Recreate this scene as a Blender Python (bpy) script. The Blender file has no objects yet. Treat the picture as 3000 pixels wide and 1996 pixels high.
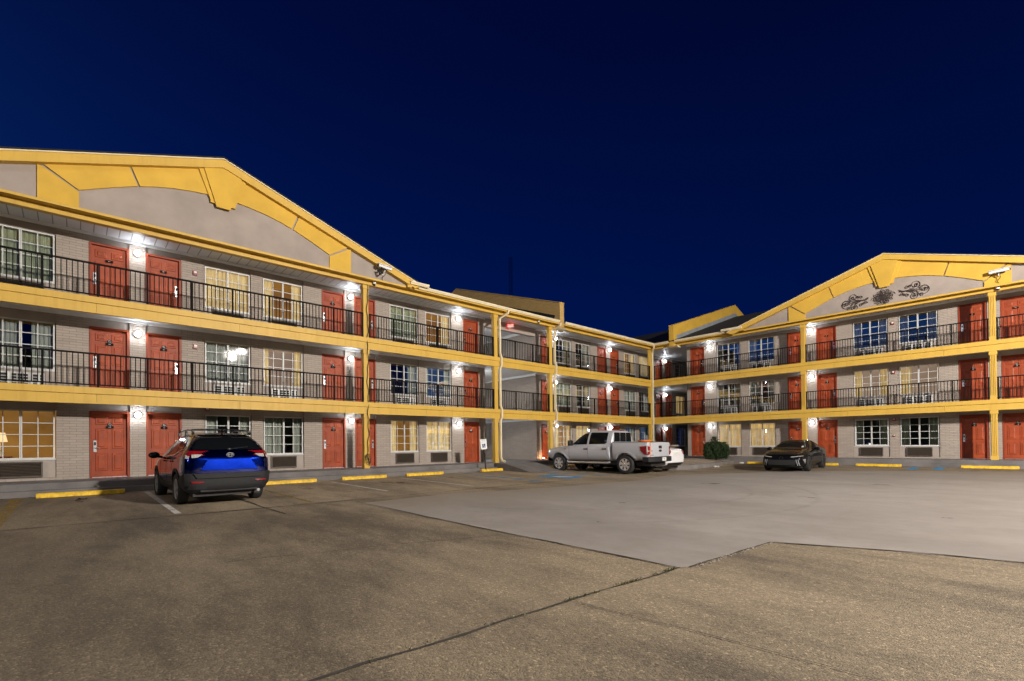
import bpy, bmesh, math, random
from mathutils import Vector, Matrix
from mathutils.bvhtree import BVHTree
random.seed(7)
S = bpy.context.scene
COL = S.collection
R = math.radians
PI = math.pi

# ------------------------------------------------------------------ helpers
class MB:
    """collects shapes that become ONE mesh object"""
    def __init__(s): s.v = []; s.f = []
    def add(s, vs, fs):
        n = len(s.v); s.v += [tuple(p) for p in vs]; s.f += [tuple(i + n for i in f) for f in fs]; return s
    def box(s, x0, x1, y0, y1, z0, z1):
        return s.add([(x0,y0,z0),(x1,y0,z0),(x1,y1,z0),(x0,y1,z0),(x0,y0,z1),(x1,y0,z1),(x1,y1,z1),(x0,y1,z1)],
                     [(0,3,2,1),(4,5,6,7),(0,1,5,4),(1,2,6,5),(2,3,7,6),(3,0,4,7)])
    def frustum(s, x0, x1, z0, z1, y0, y1, b):   # panel raised from y0 to y1 with sloped edges b
        return s.add([(x0,y0,z0),(x1,y0,z0),(x1,y0,z1),(x0,y0,z1),(x0+b,y1,z0+b),(x1-b,y1,z0+b),(x1-b,y1,z1-b),(x0+b,y1,z1-b)],
                     [(4,5,6,7),(0,1,5,4),(1,2,6,5),(2,3,7,6),(3,0,4,7)])
    def prism(s, poly, axis, a0, a1):            # polygon in the two other axes, extruded along axis
        def P(p, a):
            return {'x': (a, p[0], p[1]), 'y': (p[0], a, p[1]), 'z': (p[0], p[1], a)}[axis]
        n = len(poly)
        return s.add([P(p, a0) for p in poly] + [P(p, a1) for p in poly],
                     [tuple(range(n)), tuple(range(2*n-1, n-1, -1))] + [(i, n+i, n+(i+1) % n, (i+1) % n) for i in range(n)])
    def tube(s, path, r, n=8, caps=True):
        path = [Vector(p) for p in path]; rings = []
        rr = r if isinstance(r, (list, tuple)) else [r]*len(path)
        up = None
        for i, p in enumerate(path):
            t = (path[min(i+1, len(path)-1)] - path[max(i-1, 0)])
            if t.length < 1e-9: t = Vector((0,0,1))
            t.normalize()
            if up is None: up = t.orthogonal().normalized()
            a = (up - t*up.dot(t))
            if a.length < 1e-6: a = t.orthogonal()
            a.normalize(); up = a; b = t.cross(a)
            rings.append([p + (a*math.cos(2*PI*k/n) + b*math.sin(2*PI*k/n))*rr[i] for k in range(n)])
        vs = [v for q in rings for v in q]; fs = []
        for i in range(len(path)-1):
            for k in range(n):
                fs.append((i*n+k, i*n+(k+1) % n, (i+1)*n+(k+1) % n, (i+1)*n+k))
        if caps: fs += [tuple(range(n-1, -1, -1)), tuple(range((len(path)-1)*n, len(path)*n))]
        return s.add(vs, fs)
    def lathe(s, prof, n=24, axis='z', c=(0,0,0), caps=True):  # prof = (radius, height)
        vs = []; fs = []
        for (r, h) in prof:
            for k in range(n):
                a = 2*PI*k/n; u, w = r*math.cos(a), r*math.sin(a)
                p = {'z': (u, w, h), 'y': (u, h, w), 'x': (h, u, w)}[axis]
                vs.append((p[0]+c[0], p[1]+c[1], p[2]+c[2]))
        for i in range(len(prof)-1):
            for k in range(n): fs.append((i*n+k, i*n+(k+1) % n, (i+1)*n+(k+1) % n, (i+1)*n+k))
        if caps: fs += [tuple(range(n-1, -1, -1)), tuple(range((len(prof)-1)*n, len(prof)*n))]
        return s.add(vs, fs)
    def ball(s, c, r, n=12, m=8):
        rx, ry, rz = r if isinstance(r, (tuple, list)) else (r, r, r)
        vs = [(c[0], c[1], c[2]+rz)]; fs = []
        for i in range(1, m):
            t = PI*i/m
            for k in range(n): vs.append((c[0]+rx*math.sin(t)*math.cos(2*PI*k/n), c[1]+ry*math.sin(t)*math.sin(2*PI*k/n), c[2]+rz*math.cos(t)))
        vs.append((c[0], c[1], c[2]-rz)); L = len(vs)-1
        for k in range(n):
            fs.append((0, 1+k, 1+(k+1) % n)); fs.append((L, 1+(m-2)*n+(k+1) % n, 1+(m-2)*n+k))
            for i in range(m-2): fs.append((1+i*n+k, 1+(i+1)*n+k, 1+(i+1)*n+(k+1) % n, 1+i*n+(k+1) % n))
        return s.add(vs, fs)
    def merge(s, o, M=None):
        return s.add([(M @ Vector(p)) if M else p for p in o.v], o.f)
    def mesh(s, name, mat, sharp=35, recalc=True):
        me = bpy.data.meshes.new(name); me.from_pydata(s.v, [], s.f)
        if recalc:
            bm = bmesh.new(); bm.from_mesh(me); bmesh.ops.recalc_face_normals(bm, faces=bm.faces); bm.to_mesh(me); bm.free()
        finish(me, mat, sharp); return me
    def build(s, name, mat, parent=None, loc=(0,0,0), rz=0, sharp=35, bevel=0):
        o = link(name, s.mesh(name, mat, sharp), parent, loc, rz)
        if bevel:
            m = o.modifiers.new('edge', 'BEVEL'); m.width = bevel; m.segments = 2; m.limit_method = 'ANGLE'; m.angle_limit = R(40)
        return o
def finish(me, mat, sharp=35):
    if mat: me.materials.append(mat)
    if sharp is not None:
        me.polygons.foreach_set('use_smooth', [True]*len(me.polygons))
        me.set_sharp_from_angle(angle=R(sharp))
    me.update()
def link(name, data, parent=None, loc=(0,0,0), rz=0):
    o = bpy.data.objects.new(name, data); COL.objects.link(o)
    o.location = loc; o.rotation_euler = (0, 0, rz)
    if parent: o.parent = parent
    return o
def tag(o, label=None, cat=None, group=None, kind=None):
    if label: o['label'] = label
    if cat: o['category'] = cat
    if group: o['group'] = group
    if kind: o['kind'] = kind
    return o
def thing(name, label, cat, loc=(0,0,0), rz=0, group=None):
    return tag(link(name, None, None, loc, rz), label, cat, group)
def copy_tree(o, parent=None):
    c = o.copy(); COL.objects.link(c)
    if parent: c.parent = parent
    for ch in [k for k in o.children if k != c]: copy_tree(ch, c)
    return c
def text_mb(txt, size, depth=.002):
    cu = bpy.data.curves.new('lettering', 'FONT'); cu.body = txt; cu.size = size; cu.align_x = 'CENTER'; cu.align_y = 'CENTER'
    cu.extrude = depth/2; cu.resolution_u = 2
    o = bpy.data.objects.new('lettering', cu); COL.objects.link(o)
    dg = bpy.context.evaluated_depsgraph_get(); me = bpy.data.meshes.new_from_object(o.evaluated_get(dg))
    mb = MB(); mb.add([tuple(v.co) for v in me.vertices], [tuple(p.vertices) for p in me.polygons])
    bpy.data.objects.remove(o); bpy.data.curves.remove(cu); bpy.data.meshes.remove(me)
    return mb     # lies in xy plane, facing +z

# ------------------------------------------------------------------ materials
def newmat(name):
    m = bpy.data.materials.new(name); m.use_nodes = True; nt = m.node_tree
    for n in list(nt.nodes): nt.nodes.remove(n)
    out = nt.nodes.new('ShaderNodeOutputMaterial'); return m, nt, out
def N(nt, typ, **kw):
    n = nt.nodes.new(typ)
    for k, v in kw.items():
        if k.startswith('i_'): n.inputs[k[2:].replace('_', ' ')].default_value = v
        else: setattr(n, k, v)
    return n
def math_(nt, op, a, b=None, clamp=False):
    n = nt.nodes.new('ShaderNodeMath'); n.operation = op; n.use_clamp = clamp
    for i, q in enumerate((a, b)):
        if q is None: continue
        if isinstance(q, (int, float)): n.inputs[i].default_value = q
        else: nt.links.new(q, n.inputs[i])
    return n.outputs[0]
def mixc(nt, fac, a, b, blend='MIX'):
    n = nt.nodes.new('ShaderNodeMix'); n.data_type = 'RGBA'; n.blend_type = blend
    for i, q in ((0, fac), (6, a), (7, b)):
        if isinstance(q, (int, float)): n.inputs[i].default_value = q
        elif isinstance(q, tuple): n.inputs[i].default_value = (*q[:3], 1)
        else: nt.links.new(q, n.inputs[i])
    return n.outputs[2]
def ramp(nt, fac, pts):
    n = nt.nodes.new('ShaderNodeValToRGB'); cr = n.color_ramp
    while len(cr.elements) < len(pts): cr.elements.new(.5)
    for e, (p, c) in zip(cr.elements, pts): e.position = p; e.color = (*c, 1) if isinstance(c, tuple) else (c, c, c, 1)
    nt.links.new(fac, n.inputs[0]); return n.outputs[0]
def noise(nt, vec, scale, detail=4, rough=.55):
    n = N(nt, 'ShaderNodeTexNoise'); n.inputs['Scale'].default_value = scale; n.inputs['Detail'].default_value = detail
    n.inputs['Roughness'].default_value = rough
    if vec is not None: nt.links.new(vec, n.inputs['Vector'])
    return n.outputs['Fac']
def objco(nt): return N(nt, 'ShaderNodeTexCoord').outputs['Object']
def worldpos(nt): return N(nt, 'ShaderNodeNewGeometry').outputs['Position']
def bump(nt, h, strength, dist=.01):
    n = N(nt, 'ShaderNodeBump'); n.inputs['Strength'].default_value = strength; n.inputs['Distance'].default_value = dist
    nt.links.new(h, n.inputs['Height']); return n.outputs[0]
def principled(nt, out, col, rough=.5, metal=0, **kw):
    p = N(nt, 'ShaderNodeBsdfPrincipled')
    if isinstance(col, tuple): p.inputs['Base Color'].default_value = (*col[:3], 1)
    else: nt.links.new(col, p.inputs['Base Color'])
    if isinstance(rough, (int, float)): p.inputs['Roughness'].default_value = rough
    else: nt.links.new(rough, p.inputs['Roughness'])
    p.inputs['Metallic'].default_value = metal
    for k, v in kw.items():
        key = {'coat': 'Coat Weight', 'coatr': 'Coat Roughness', 'spec': 'Specular IOR Level', 'normal': 'Normal', 'em': 'Emission Color', 'ems': 'Emission Strength', 'trans': 'Transmission Weight', 'sss': 'Subsurface Weight'}[k]
        if isinstance(v, (int, float)): p.inputs[key].default_value = v
        elif isinstance(v, tuple): p.inputs[key].default_value = (*v[:3], 1)
        else: nt.links.new(v, p.inputs[key])
    nt.links.new(p.outputs[0], out.inputs[0]); return p
def plain(name, col, rough=.5, metal=0, var=.10, scale=6, bmp=0, bscale=60, **kw):
    m, nt, out = newmat(name); c = objco(nt)
    n1 = noise(nt, c, scale, 5, .6)
    lo = tuple(x*(1-var*1.6) for x in col); hi = tuple(min(1, x*(1+var)) for x in col)
    cc = ramp(nt, n1, [(.3, lo), (.7, hi)])
    rr = math_(nt, 'ADD', math_(nt, 'MULTIPLY', noise(nt, c, scale*3, 3), .14), rough-.07)
    if bmp: kw['normal'] = bump(nt, noise(nt, c, bscale, 3), bmp, .004)
    principled(nt, out, cc, rr, metal, **kw); return m
def emit(name, col, strength):
    m, nt, out = newmat(name); e = N(nt, 'ShaderNodeEmission'); e.inputs[0].default_value = (*col, 1); e.inputs[1].default_value = strength
    nt.links.new(e.outputs[0], out.inputs[0]); return m

TAUPE = (.372, .312, .262)
M = {}
def brick_mat(name, col, dark):
    m, nt, out = newmat(name); c = objco(nt)
    sx = N(nt, 'ShaderNodeSeparateXYZ'); nt.links.new(c, sx.inputs[0])
    cb = N(nt, 'ShaderNodeCombineXYZ')
    nt.links.new(math_(nt, 'ADD', sx.outputs[0], sx.outputs[1]), cb.inputs[0]); nt.links.new(sx.outputs[2], cb.inputs[1])
    b = N(nt, 'ShaderNodeTexBrick'); nt.links.new(cb.outputs[0], b.inputs['Vector'])
    b.inputs['Scale'].default_value = 1; b.inputs['Brick Width'].default_value = .30; b.inputs['Row Height'].default_value = .0805
    b.inputs['Mortar Size'].default_value = .0065; b.inputs['Mortar Smooth'].default_value = .3; b.inputs['Bias'].default_value = 0
    b.inputs['Color1'].default_value = (*col, 1); b.inputs['Color2'].default_value = (*[x*.86 for x in col], 1); b.inputs['Mortar'].default_value = (*dark, 1)
    n = noise(nt, c, 2.2, 5, .65)
    cc = mixc(nt, math_(nt, 'MULTIPLY', ramp(nt, n, [(.35, .0), (.75, 1.)]), .35), b.outputs['Color'], tuple(x*.72 for x in col))
    h = math_(nt, 'SUBTRACT', 1, b.outputs['Fac'])
    hh = math_(nt, 'ADD', h, math_(nt, 'MULTIPLY', noise(nt, c, 45, 3), .25))
    principled(nt, out, cc, .72, 0, normal=bump(nt, hh, .7, .012)); return m
M['brick'] = brick_mat('painted brick', TAUPE, (.20, .175, .15))
M['panel'] = plain('taupe painted panel', (.33, .282, .244), .6, var=.08, scale=3)
M['stucco'] = plain('taupe stucco', (.325, .272, .234), .85, var=.09, scale=1.3, bmp=.35, bscale=90)
def streaky(name, col, rough):
    m, nt, out = newmat(name); c = objco(nt); mp = N(nt, 'ShaderNodeMapping'); mp.inputs['Scale'].default_value = (7, 7, .35); nt.links.new(c, mp.inputs[0])
    st = noise(nt, mp.outputs[0], 1.0, 6, .7); big = noise(nt, c, 1.1, 5, .6)
    cc = mixc(nt, math_(nt, 'MULTIPLY', ramp(nt, st, [(.50, 0.), (.74, 1.)]), .38), ramp(nt, big, [(.3, tuple(x*.88 for x in col)), (.7, col)]), tuple(x*y for x, y in zip(col, (.62, .56, .5))))
    principled(nt, out, cc, math_(nt, 'ADD', rough-.08, math_(nt, 'MULTIPLY', st, .2)), 0, spec=.35, normal=bump(nt, big, .12, .02)); return m
M['yellow'] = streaky('yellow paint', (.61, .383, .064), .5)
M['yellow_wall'] = plain('yellow stucco', (.60, .365, .045), .8, var=.08, scale=1.2, bmp=.3, bscale=90)
M['yellow_shingle'] = brick_mat('yellow shingle siding', (.56, .36, .12), (.30, .19, .06))
M['gutter'] = plain('cream gutter paint', (.74, .64, .43), .4, var=.08, scale=3)
M['white_trim'] = plain('white trim paint', (.72, .71, .69), .45, var=.06, scale=4)
M['rail'] = plain('dark brown railing paint', (.010, .008, .0075), .7, var=.2, scale=8, spec=.08)
M['door'] = plain('red brown door paint', (.30, .052, .015), .5, var=.16, scale=2.5, spec=.3, bmp=.05, bscale=30)
M['door_frame'] = plain('red brown frame paint', (.25, .038, .012), .5, var=.12, scale=3, spec=.3)
M['steel'] = plain('brushed steel', (.62, .62, .63), .28, 1., var=.06, scale=20)
M['black_plate'] = plain('black plate', (.012, .011, .011), .75, var=.1, spec=.1)
M['white_ink'] = plain('white lettering', (.8, .8, .78), .5, var=.03)
M['win_frame'] = plain('white vinyl frame', (.56, .56, .545), .45, var=.08, scale=6)
M['ac_white'] = plain('white ac plastic', (.6, .6, .58), .45, var=.08, scale=8)
M['ac_brown'] = plain('brown ac grille', (.085, .066, .052), .5, var=.12, scale=8)
M['ac_dark'] = plain('dark ac void', (.012, .011, .011), .7, var=.1)
M['concrete_walk'] = plain('worn grey concrete', (.155, .142, .135), .8, var=.22, scale=1.1, bmp=.3, bscale=60)
M['shingle'] = plain('black roof shingle', (.010, .010, .011), .9, var=.3, scale=6, bmp=.4, bscale=20)
M['flashing'] = plain('galvanised flashing', (.42, .45, .47), .5, .4, var=.12, scale=2)
M['iron'] = plain('bronze scroll iron', (.035, .022, .018), .55, var=.2)
M['dark_room'] = plain('unlit room', (.014, .014, .017), .9, var=.2)
M['red_plastic'] = plain('red alarm plastic', (.24, .02, .018), .4, var=.08)
M['cable'] = plain('black cable', (.012, .012, .012), .5, var=.1)
M['stop'] = plain('yellow kerb paint', (.70, .43, .018), .6, var=.27, scale=9, bmp=.4, bscale=40)
M['lamp_base'] = plain('white lamp metal', (.78, .78, .77), .6)
M['lamp'] = emit('lit lamp globe', (.86, .92, 1.), 78)
M['lamp_in'] = emit('bright breezeway lamp', (.86, .92, 1.), 620)
M['exit'] = emit('lit red exit', (1., .09, .07), 9)
M['uplight'] = emit('lit warm uplight', (1., .55, .28), 260)
def soffit_mat():
    m, nt, out = newmat('white vinyl soffit'); c = objco(nt)
    sx = N(nt, 'ShaderNodeSeparateXYZ'); nt.links.new(c, sx.inputs[0])
    fr = math_(nt, 'FRACT', math_(nt, 'MULTIPLY', sx.outputs[0], 1/.305))
    g = math_(nt, 'LESS_THAN', fr, .09)
    cc = mixc(nt, g, (.62, .62, .62), (.24, .24, .25))
    principled(nt, out, cc, .45, 0, normal=bump(nt, math_(nt, 'SUBTRACT', 1, g), .8, .012)); return m
M['soffit'] = soffit_mat()
def glass_mat(name, tint, refl, rough=.015):
    m, nt, out = newmat(name); c = objco(nt)
    gl = N(nt, 'ShaderNodeBsdfGlossy'); gl.inputs['Color'].default_value = (1, 1, 1, 1); gl.inputs['Roughness'].default_value = rough
    nt.links.new(bump(nt, noise(nt, c, 2.2, 1), .035, .05), gl.inputs['Normal'])
    tr = N(nt, 'ShaderNodeBsdfTransparent'); tr.inputs[0].default_value = (*tint, 1)
    fz = N(nt, 'ShaderNodeFresnel'); fz.inputs[0].default_value = 1.5
    f = math_(nt, 'ADD', math_(nt, 'MULTIPLY', fz.outputs[0], 1.6), refl, clamp=True)
    mx = N(nt, 'ShaderNodeMixShader'); nt.links.new(f, mx.inputs[0]); nt.links.new(tr.outputs[0], mx.inputs[1]); nt.links.new(gl.outputs[0], mx.inputs[2])
    nt.links.new(mx.outputs[0], out.inputs[0]); return m
M['pane'] = glass_mat('window glass', (.9, .93, .92), .16)
def curtain_mat(name, col, em=None, ems=0):
    m, nt, out = newmat(name); c = objco(nt)
    sx = N(nt, 'ShaderNodeSeparateXYZ'); nt.links.new(c, sx.inputs[0])
    cb = N(nt, 'ShaderNodeCombineXYZ'); nt.links.new(sx.outputs[0], cb.inputs[0]); nt.links.new(math_(nt, 'MULTIPLY', sx.outputs[2], .06), cb.inputs[2])
    n = noise(nt, cb.outputs[0], 13, 3)
    cc = ramp(nt, n, [(.3, tuple(x*.55 for x in col)), (.7, col)])
    if em:
        e = ramp(nt, n, [(.3, tuple(x*.42 for x in em)), (.7, em)])
        principled(nt, out, cc, .85, 0, em=e, ems=ems)
    else: principled(nt, out, cc, .85)
    return m
M['cur_cream'] = curtain_mat('cream curtain', (.62, .55, .36))
M['cur_green'] = curtain_mat('greenish curtain', (.52, .56, .38))
M['cur_grey'] = curtain_mat('grey curtain', (.56, .58, .51))
M['cur_glow'] = curtain_mat('lamplit cream curtain', (.6, .5, .3), (1., .66, .27), .62)
def room_mat(name, c0, c1, s):
    m, nt, out = newmat(name); c = objco(nt)
    n = noise(nt, c, .9, 3, .5)
    e = N(nt, 'ShaderNodeEmission'); nt.links.new(ramp(nt, n, [(.3, c0), (.72, c1)]), e.inputs[0]); e.inputs[1].default_value = s
    nt.links.new(e.outputs[0], out.inputs[0]); return m
M['room_warm'] = room_mat('lit room wall', (.18, .075, .014), (.40, .18, .038), .95)
M['pale_room_reflection'] = room_mat('pale room and reflection glow', (.34, .22, .15), (.60, .42, .30), .72)  # lit room glow, doubling as the pinkish horizon reflected in right wing panes
M['blue_reflection'] = room_mat('blue reflection glow', (.03, .06, .13), (.10, .18, .34), .6)  # glow painted behind the glass for its bluish reflections

# ground
def zg(x, y):
    d = max(0, min(6, min(x-.6, -y-.6))); return -.34 - .0135*d
def lot_mat(name, a, b, dark, fine, stain, strips=False):
    m, nt, out = newmat(name); p = worldpos(nt)
    mp = N(nt, 'ShaderNodeMapping'); mp.inputs['Rotation'].default_value = (0, 0, .6); mp.inputs['Scale'].default_value = (.55, 1.5, 1); nt.links.new(p, mp.inputs[0])
    big = noise(nt, mp.outputs[0], .42, 7, .66); mid = noise(nt, mp.outputs[0], 1.9, 8, .72)
    fn = noise(nt, p, fine, 5, .8); fn2 = noise(nt, p, fine*3.3, 2, .6)
    c = ramp(nt, big, [(.3, b), (.68, a)])
    k = math_(nt, 'ADD', math_(nt, 'ADD', math_(nt, 'MULTIPLY', big, .45), math_(nt, 'MULTIPLY', mid, .35)), math_(nt, 'MULTIPLY', fn, .34))
    mm = ramp(nt, k, [(.475, 1.), (.61, 0.)])
    c = mixc(nt, math_(nt, 'MULTIPLY', mm, stain), c, dark)
    if strips:      # slab tones and dirt plus painted light falloff: paler by the walkway, darker foreground
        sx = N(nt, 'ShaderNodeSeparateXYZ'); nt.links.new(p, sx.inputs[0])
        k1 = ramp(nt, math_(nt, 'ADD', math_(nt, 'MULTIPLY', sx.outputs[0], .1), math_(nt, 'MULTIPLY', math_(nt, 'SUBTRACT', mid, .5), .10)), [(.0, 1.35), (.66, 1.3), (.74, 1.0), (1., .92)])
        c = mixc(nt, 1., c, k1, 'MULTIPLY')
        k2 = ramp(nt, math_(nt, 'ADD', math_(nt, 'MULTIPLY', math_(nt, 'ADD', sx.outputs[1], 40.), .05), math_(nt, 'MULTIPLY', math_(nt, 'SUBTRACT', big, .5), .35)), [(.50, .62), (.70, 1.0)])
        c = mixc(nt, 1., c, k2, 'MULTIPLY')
    v = N(nt, 'ShaderNodeTexVoronoi'); v.inputs['Scale'].default_value = fine*1.7; nt.links.new(p, v.inputs['Vector'])
    chip = N(nt, 'ShaderNodeSeparateColor'); nt.links.new(v.outputs['Color'], chip.inputs[0])
    sp = ramp(nt, chip.outputs[0], [(.0, .5), (.35, .86), (.75, 1.08), (.93, 1.25), (.97, 2.0)])
    c = mixc(nt, .75, c, sp, 'MULTIPLY')
    h = math_(nt, 'ADD', fn, math_(nt, 'MULTIPLY', math_(nt, 'SUBTRACT', 1, v.outputs['Distance']), .5))
    principled(nt, out, c, math_(nt, 'ADD', .66, math_(nt, 'MULTIPLY', fn, .25)), 0, normal=bump(nt, h, .6, .012)); return m
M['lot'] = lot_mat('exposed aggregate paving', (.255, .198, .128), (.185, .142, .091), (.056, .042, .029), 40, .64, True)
def patch_mat():
    m, nt, out = newmat('smooth grey concrete'); p = worldpos(nt)
    mp = N(nt, 'ShaderNodeMapping'); mp.inputs['Scale'].default_value = (.35, 1.4, 1); nt.links.new(p, mp.inputs[0])
    big = noise(nt, mp.outputs[0], .5, 6, .6); mid = noise(nt, p, 3.5, 6, .7); fn = noise(nt, p, 60, 3)
    c = ramp(nt, big, [(.3, (.20, .178, .16)), (.7, (.275, .248, .226))])
    c = mixc(nt, math_(nt, 'MULTIPLY', ramp(nt, mid, [(.46, 0.), (.72, 1.)]), .45), c, (.165, .145, .13))
    c = mixc(nt, math_(nt, 'MULTIPLY', ramp(nt, noise(nt, p, .9, 6, .7), [(.48, 0.), (.66, 1.)]), .35), c, (.15, .128, .105))
    sx = N(nt, 'ShaderNodeSeparateXYZ'); nt.links.new(p, sx.inputs[0])
    ed = math_(nt, 'ADD', math_(nt, 'MULTIPLY', sx.outputs[0], .28), -2.0); ed = math_(nt, 'ADD', ed, math_(nt, 'MULTIPLY', math_(nt, 'SUBTRACT', mid, .5), 1.6), clamp=True)
    ed2 = math_(nt, 'ADD', math_(nt, 'MULTIPLY', sx.outputs[1], -.35), -1.1); ed2 = math_(nt, 'ADD', ed2, math_(nt, 'MULTIPLY', math_(nt, 'SUBTRACT', mid, .5), 1.6), clamp=True)
    c = mixc(nt, math_(nt, 'MULTIPLY', ed, ed2), (.20, .165, .125), c)
    # curved tyre scuffs
    for (cx, cy, rr, w) in ((8.5, -19.0, 5.2, .10), (8.3, -19.2, 6.9, .09)):
        d = math_(nt, 'SQRT', math_(nt, 'ADD', math_(nt, 'POWER', math_(nt, 'SUBTRACT', sx.outputs[0], cx), 2.), math_(nt, 'POWER', math_(nt, 'SUBTRACT', sx.outputs[1], cy), 2.)))
        k = math_(nt, 'SUBTRACT', 1, math_(nt, 'DIVIDE', math_(nt, 'ABSOLUTE', math_(nt, 'SUBTRACT', d, rr)), w), clamp=True)
        east = math_(nt, 'GREATER_THAN', sx.outputs[0], cx+1.5)
        c = mixc(nt, math_(nt, 'MULTIPLY', math_(nt, 'MULTIPLY', k, east), math_(nt, 'MULTIPLY', ramp(nt, mid, [(.35, .2), (.6, 1.)]), .32)), c, (.09, .08, .075))
    principled(nt, out, c, .62, 0, normal=bump(nt, math_(nt, 'ADD', fn, mid), .2, .006)); return m
M['patch'] = patch_mat()
M['crack'] = plain('dirt filled joint', (.03, .025, .018), .95, var=.4, scale=9)
M['gravel'] = lot_mat('tan gravel', (.36, .29, .21), (.26, .2, .145), (.1, .08, .06), 30, .7)
def faded(name, col, amount):
    m, nt, out = newmat(name); p = worldpos(nt)
    n = math_(nt, 'ADD', math_(nt, 'MULTIPLY', noise(nt, p, 2.3, 4), .5), math_(nt, 'MULTIPLY', noise(nt, p, 30, 3), .5))
    f = ramp(nt, n, [(amount-.08, 0.), (amount+.08, 1.)])
    d = N(nt, 'ShaderNodeBsdfDiffuse'); d.inputs[0].default_value = (*col, 1)
    t = N(nt, 'ShaderNodeBsdfTransparent'); mx = N(nt, 'ShaderNodeMixShader')
    nt.links.new(f, mx.inputs[0]); nt.links.new(d.outputs[0], mx.inputs[1]); nt.links.new(t.outputs[0], mx.inputs[2])
    nt.links.new(mx.outputs[0], out.inputs[0]); return m
M['paint_blue'] = faded('faded blue paint', (.09, .25, .44), .58)
M['paint_blue_old'] = faded('worn blue paint', (.11, .2, .3), .46)
M['paint_white'] = faded('faded white paint', (.52, .49, .45), .60)
M['paint_yellow'] = faded('faded yellow paint', (.34, .22, .05), .48)
# ------------------------------------------------------------------ camera (axes measured from the photograph's vanishing points)
cam_d = bpy.data.cameras.new('camera'); cam = bpy.data.objects.new('camera', cam_d); COL.objects.link(cam); S.camera = cam
yaw, pitch, roll = .832895505738, .008642402517, -.010275408
F_ = Vector((-math.sin(yaw), math.cos(yaw), 0)); r_ = Vector((math.cos(yaw), math.sin(yaw), 0)); u_ = Vector((0,0,1))
F_, u_ = F_*math.cos(pitch)+u_*math.sin(pitch), u_*math.cos(pitch)-F_*math.sin(pitch)
r_, u_ = r_*math.cos(roll)+u_*math.sin(roll), u_*math.cos(roll)-r_*math.sin(roll)
cam.matrix_world = Matrix(((r_.x, u_.x, -F_.x, 18.49768), (r_.y, u_.y, -F_.y, -30.32314), (r_.z, u_.z, -F_.z, .9318973), (0,0,0,1)))
cam_d.sensor_width = 36; cam_d.lens = 1409.27/3000*36; cam_d.shift_y = (1289.423-998)/3000; cam_d.clip_end = 2000; cam_d.clip_start = .05

# ------------------------------------------------------------------ motel building
ZF = (0, 2.637, 5.275)
DW = {'L': 1.334, 'R': 1.143}
ROT = {'L': PI/2, 'R': 0}
motel = thing('motel_building', 'three storey L-shaped motel with yellow balcony bands, red doors and arched gables', 'motel')
def wing(name, w, mb, mat, parent=None, **kw): return mb.build(name, mat, parent or motel, rz=ROT[w] if parent is None else 0, **kw)
def place(o, w, s, z, dy=0):
    y = DW[w]+dy
    o.location = (-y, s, z) if w == 'L' else (s, y, z); o.rotation_euler = (0, 0, ROT[w])
def W(w, s, y, z): return (-y, s, z) if w == 'L' else (s, y, z)     # wing local -> world

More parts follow.
